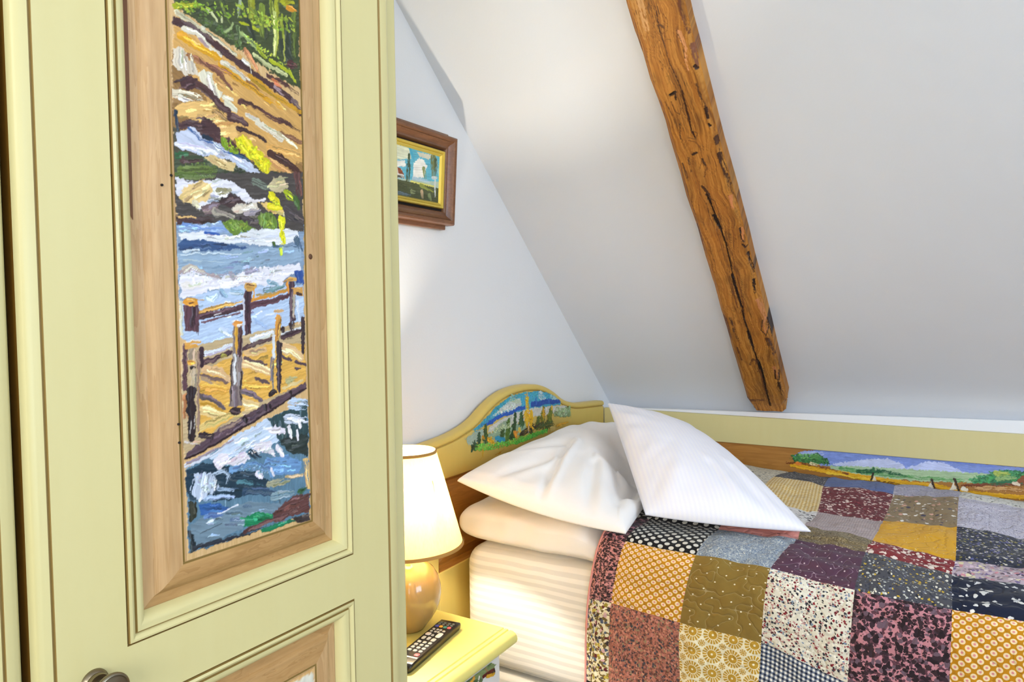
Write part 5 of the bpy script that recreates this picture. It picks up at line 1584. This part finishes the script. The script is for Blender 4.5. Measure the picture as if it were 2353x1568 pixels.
put(6, ['blue', 'creamgrey', 'yelgingham', 'darkred', 'taupe', 'lavender', 'orange', 'palefloral', 'gingham', 'purple', 'redleaf', 'olive'], 0)
put(7, ['wheels', 'creamgrey', 'blackspeck', 'blue', 'lavgrey', 'palefloral', 'darkred', 'brown_speck', 'yelgingham', 'pink', 'bluegrey', 'salmon'], 0)
names = list(PRINT)
H_, W_ = G.shape[:2]
fm = np.zeros((H_ - 1, W_ - 1), int); uv = np.zeros((H_ - 1, W_ - 1, 4, 2))
for r in range(H_ - 1):
    for c in range(W_ - 1):
        pr_, pc = r // ND, c // ND
        fm[r, c] = names.index(PATCH[(pr_, pc)])
wide = np.diff(-np.array(CY)) * 115
ci = np.arange(W_ - 1); pc = ci // ND; ri = np.arange(H_ - 1); pr_ = ri // ND
tall = np.linalg.norm(np.diff(K[:, 4], axis=0), axis=1) * 115
for q, (dr, dc) in enumerate(((0, 0), (0, 1), (1, 1), (1, 0))):
    u_ = ((ci + dc) / ND - pc) * wide[pc] + pc * 3.7; v_ = ((ri + dr) / ND - pr_) * tall[pr_] + pr_ * 5.3
    uv[:, :, q, 0] = u_[None, :] + (pr_ * 2.9)[:, None]; uv[:, :, q, 1] = v_[:, None] + (pc * 4.1)[None, :]
quilt = grid_mesh('patchwork_quilt', G, [PRINT[k] for k in names], None, uv=uv.reshape(-1, 2), fmat=fm, base=(1.25, .58, -.44))
sol = quilt.modifiers.new('Thickness', 'SOLIDIFY'); sol.thickness = .005 * S; sol.offset = -1
tag(quilt, 'patchwork quilt of many flowered and dotted squares spread over the bed', 'quilt')
b = MB(); b.tube([tuple(q) for q in (G[::4, 0] + nn[::4, 0] * .001)], .0024, 8)
b.build('binding', PRINT['pink'], quilt, smooth=180)

# ------------------------------------------------------------------ nightstand
NZ = -.580
ns = thing('nightstand', (.935, .80, -ZF), 'pale lemon nightstand standing between the wardrobe and the bed', 'nightstand')
TOP = [(.930, NZ - .030), (.930, NZ), (.7035, NZ), (.7022, NZ - .0022), (.7000, NZ - .0022), (.6988, NZ - .0006), (.6935, NZ - .0006), (.6922, NZ - .003), (.6900, NZ - .003), (.6888, NZ - .0012),
       (.6830, NZ - .0016), (.6775, NZ - .0045), (.6738, NZ - .0090), (.6728, NZ - .0145), (.6745, NZ - .0200), (.6785, NZ - .0240), (.6840, NZ - .0262), (.6900, NZ - .0270), (.6910, NZ - .030)]
b = MB(); n = len(TOP)
for x in (.780, 1.083, ):
    b.v += [(x, y, z) for y, z in TOP]
for k in range(n): b.face((k, k + n, (k + 1) % n + n, (k + 1) % n), 1 if k in (2, 3, 6, 7, 8) and False else 0)
b.face(range(n)[::-1]); b.face(range(n, 2 * n))
b.build('top', M['lemon'], ns, smooth=35)
b = MB(); b.box(.805, 1.050, .700, .925, -.935, NZ - .0295); b.box(.805, 1.050, .688, .7005, -.935, -.775)
cab = b.build('cabinet', M['lemon'], ns, bevel=.002)
for x in (.83, 1.025):
    for y in (.725, .90):
        b = MB(); b.lathe((x, y, 0), [(.014, -.98), (.021, -.935)], 20, cap=(True, True)); b.build('leg', M['lemon'], ns)
b = MB(); b.box(.808, 1.0475, .6895, .705, -.765, NZ - .0320); dr = b.build('drawer', M['offwhite'], ns, bevel=.0015)
b = MB(); b.lathe((.93, 0, -.69), [(0, .672), (.008, .673), (.0105, .677), (.008, .682), (.004, .685), (.005, .690)], 28, 'y'); b.build('knob', M['pewter'], dr, smooth=50)
cv = Canvas(820, 1040, -745, -615, 1.0)
cv.run(DRAW_STROKES)
for k in range(40):
    x = rr.uniform(830, 965); z = rr.uniform(-730, -690)
    cv.stroke(rr.choice(['#5F7A4A', '#8A9A68', '#C98A24', '#E0D8C4', '#7A4A30', '#4F6A3A']), rr.uniform(4, 11), [(x, z), (x + rr.uniform(4, 18), z + rr.uniform(-4, 8))], 1)
cv.mesh('garden_painting', M['paint'], dr, lambda a, b, h: (a, .6892 - h, b), .0009, clip=True)

# table lamp
LX, LY = .995, .853
lamp = thing('table_lamp', (LX, LY, NZ), 'lit table lamp with a cream cone shade on the nightstand', 'lamp')
EGG = [(0, NZ + .0004), (.027, NZ + .0004), (.030, NZ + .004), (.0335, NZ + .009), (.0425, NZ + .020), (.0510, NZ + .034), (.0570, NZ + .050), (.0595, NZ + .066), (.0588, NZ + .080), (.0545, NZ + .096), (.046, NZ + .110), (.034, NZ + .1205), (.022, NZ + .126), (.014, NZ + .129), (.012, NZ + .140)]
b = MB(); b.lathe((LX, LY, 0), EGG, 72); b.build('base', M['ceramic'], lamp, smooth=60)
b = MB(); b.lathe((LX, LY, 0), [(.009, NZ + .138), (.009, NZ + .150), (.011, NZ + .152), (.011, NZ + .175), (0, NZ + .176)], 24); b.build('socket', M['gilt'], lamp)
Z0, Z1, R0, R1 = -.4235, -.2500, .1015, .0545
b = MB(); b.lathe((LX, LY, 0), [(R0, Z0), (R0 * .75 + R1 * .25, Z0 * .75 + Z1 * .25), ((R0 + R1) / 2, (Z0 + Z1) / 2), (R1, Z1)], 96)
shade = b.build('shade', M['shade'], lamp, smooth=60)
b = MB(); b.lathe((LX, LY, 0), [(R0 + .0004, Z0 + .0055), (R0 + .0016, Z0 + .004), (R0 + .0016, Z0 - .0005), (R0 - .0012, Z0 - .0008), (R0 - .0012, Z0 + .005)], 96); b.build('lower_trim', M['trim'], shade)
b = MB(); b.lathe((LX, LY, 0), [(R1 + .0012, Z1 - .0045), (R1 + .0014, Z1 - .003), (R1 + .0012, Z1 + .0006), (R1 - .0010, Z1 + .0008), (R1 - .001, Z1 - .004)], 96); b.build('upper_trim', M['trim'], shade)
b = MB()
for k in range(3):
    t = k * 2.094 + .4
    b.tube([(LX + .010 * math.cos(t), LY + .010 * math.sin(t), NZ + .170), (LX + (R1 + .012) * math.cos(t), LY + (R1 + .012) * math.sin(t), Z1 - .048)], .0012, 6)
b.build('shade_carrier', M['gilt'], lamp)
b = MB(); b.lathe((LX, LY, 0), [(.010, NZ + .176), (.016, NZ + .186), (.0225, NZ + .202), (.0215, NZ + .216), (.013, NZ + .226), (0, NZ + .229)], 28); b.build('bulb', M['bulb'], lamp, smooth=80)
b = MB(); b.tube([(LX + .029, LY + .006, NZ + .004), (1.03, .885, NZ + .0035), (1.055, .905, NZ + .0035), (1.066, .922, NZ + .0040), (1.071, .936, NZ + .0040), (1.073, .940, NZ - .012), (1.073, .940, NZ - .06), (1.073, .940, -.9)], .0026, 8); b.build('cord', M['dark_in'], lamp)

# remote control
rc = thing('remote_control', (.95, .772, NZ), 'black remote control lying on the nightstand beside the lamp', 'remote control')
ax = Vector((.988, .150, 0)).normalized(); ay = Vector((-ax.y, ax.x, 0))
RC = Vector((1.0335, .7855, 0)) ; LEN, WID, THK = .176, .0405, .0135
def rp(f, s, z):                              # f from the near end, s across (-1 right .. +1 left)
    q = RC - ax * LEN * (1 - f) + ay * s * WID * .5
    return (q.x, q.y, NZ + .0008 + z)
b = MB(); prof = [(.90, 0), (.97, .003), (1.0, .0085), (.985, .0118), (.93, THK)]
st = [(0, .72, .35), (.008, .84, .62), (.025, .93, .85), (.06, .98, 1), (.2, 1, 1), (.9, 1, 1), (.985, .99, .97), (1.0, .96, .86)]
for f, ws, hs in st:
    for s, z in prof: b.v.append(rp(f, -s * ws, z * hs))
    for s, z in prof[::-1]: b.v.append(rp(f, s * ws, z * hs))
m_ = 10
for k in range(len(st) - 1):
    for q in range(m_): b.face((k * m_ + q, k * m_ + (q + 1) % m_, (k + 1) * m_ + (q + 1) % m_, (k + 1) * m_ + q))
b.face(range(m_)[::-1]); b.face([(len(st) - 1) * m_ + q for q in range(m_)])
b.build('body', M['black'], rc, smooth=50, weld=True)
BT = {k: plain('button_' + k, c, .45) for k, c in dict(grey='B4B4AE', white='DDD6D2', red='E2626A', blue='3C46A8', orange='E09A2A', green='3F9484', dim='5E6460').items()}
def button(f, s, lf, ls, colour):
    b = MB(); ring = []
    for r_, z in ((1, THK - .001), (1, THK + .0006), (.82, THK + .0012)):
        for k in range(16):
            t = 2 * math.pi * k / 16
            cs, sn = math.cos(t), math.sin(t)
            b.v.append(rp(f + lf * r_ * math.copysign(abs(cs) ** .6, cs) / LEN, s + ls * r_ * math.copysign(abs(sn) ** .6, sn) / (WID * .5), z))
    for j in range(2):
        for k in range(16): b.face((j * 16 + k, j * 16 + (k + 1) % 16, (j + 1) * 16 + (k + 1) % 16, (j + 1) * 16 + k))
    b.face([32 + k for k in range(16)])
    b.build('button', BT[colour], rc, smooth=40)
button(.205, -.52, .0046, .0046, 'red')
for f in (.275, .335, .395, .455):
    for s in (-.50, .02, .54): button(f, s, .0034, .0034, 'grey')
for s in (.56, .06): button(.545, s, .0052, .0032, 'grey')
button(.530, -.46, .0056, .0042, 'grey')
button(.635, .56, .0050, .0050, 'white'); button(.640, -.50, .0092, .0050, 'white'); button(.620, .06, .0030, .0026, 'grey')
for f in (.70, .75):
    for s in (.58, .18, -.12): button(f, s, .0024, .0024, 'grey')
button(.735, -.50, .0026, .0026, 'grey')
for s, c in ((.62, 'blue'), (.22, 'orange'), (-.20, 'green'), (-.60, 'red')): button(.825, s, .0034, .0034, c)
for f in (.875, .915):
    for s in (.62, .22, -.20, -.60): button(f, s, .0022, .0028, 'dim')
b = MB(); b.v += [rp(.135, -.86, THK + .0004), rp(.160, -.86, THK + .0004), rp(.160, .86, THK + .0004), rp(.135, .86, THK + .0004)]; b.face((0, 1, 2, 3)); b.build('band', BT['grey'], rc)

# ------------------------------------------------------------------ light
def light(name, kind, loc, energy, colour, **k):
    L = bpy.data.lights.new(name, kind); L.energy = energy; L.color = colour
    for a, v in k.items(): setattr(L, a, v)
    o = bpy.data.objects.new(name, L); o.location = W(loc); C.objects.link(o); return o
a_ = light('front_window_daylight', 'AREA', ((WX0 + WX1) / 2, YF - .12, (WZ0 + WZ1) / 2), 48, (.55, .76, 1.0), shape='RECTANGLE', size=(WX1 - WX0) * S, size_y=(WZ1 - WZ0) * S)
a_.rotation_euler = (math.radians(90), 0, 0)
a_ = light('left_fill_light', 'AREA', (XL - .12, (LY0 + LY1) / 2, (LZ0 + LZ1) / 2), 63, (1.0, .97, .93), shape='RECTANGLE', size=(LZ1 - LZ0) * S, size_y=(LY1 - LY0) * S)  # area light added at the left opening to brighten the slope
a_.rotation_euler = (0, math.radians(-90), 0)
light('lamp_light', 'POINT', (LX, LY, NZ + .248), 17.0, (1.0, .91, .75), shadow_soft_size=.016)
light('room_fill_light', 'POINT', (-.45, -.6, 1.0), 10, (1.0, .95, .88), shadow_soft_size=.15)  # added fill for the whole room, hangs free without any fixture
w = bpy.data.worlds.new('sky'); scene.world = w; w.use_nodes = True
w.node_tree.nodes['Background'].inputs[0].default_value = (.62, .78, 1, 1); w.node_tree.nodes['Background'].inputs[1].default_value = 1.2

# ------------------------------------------------------------------ camera
cam = bpy.data.cameras.new('camera'); cam.sensor_width = 36; cam.lens = 25.056; cam.clip_start = .02
co = bpy.data.objects.new('camera', cam); C.objects.link(co); scene.camera = co
r_, u_, f_ = (.529067, -.848472, -.013542), (.041081, .009669, .999109), (.847585, .529152, -.039972)
co.matrix_world = Matrix(((r_[0], u_[0], -f_[0], 0), (r_[1], u_[1], -f_[1], 0), (r_[2], u_[2], -f_[2], ZF * S), (0, 0, 0, 1)))
vs = scene.view_settings
vs.view_transform = 'Standard'; vs.look = 'None'; vs.exposure = 0.08; vs.gamma = 1.0; vs.use_curve_mapping = False
scene.cycles.use_denoising = True
scene.cycles.max_bounces = 10; scene.cycles.diffuse_bounces = 6
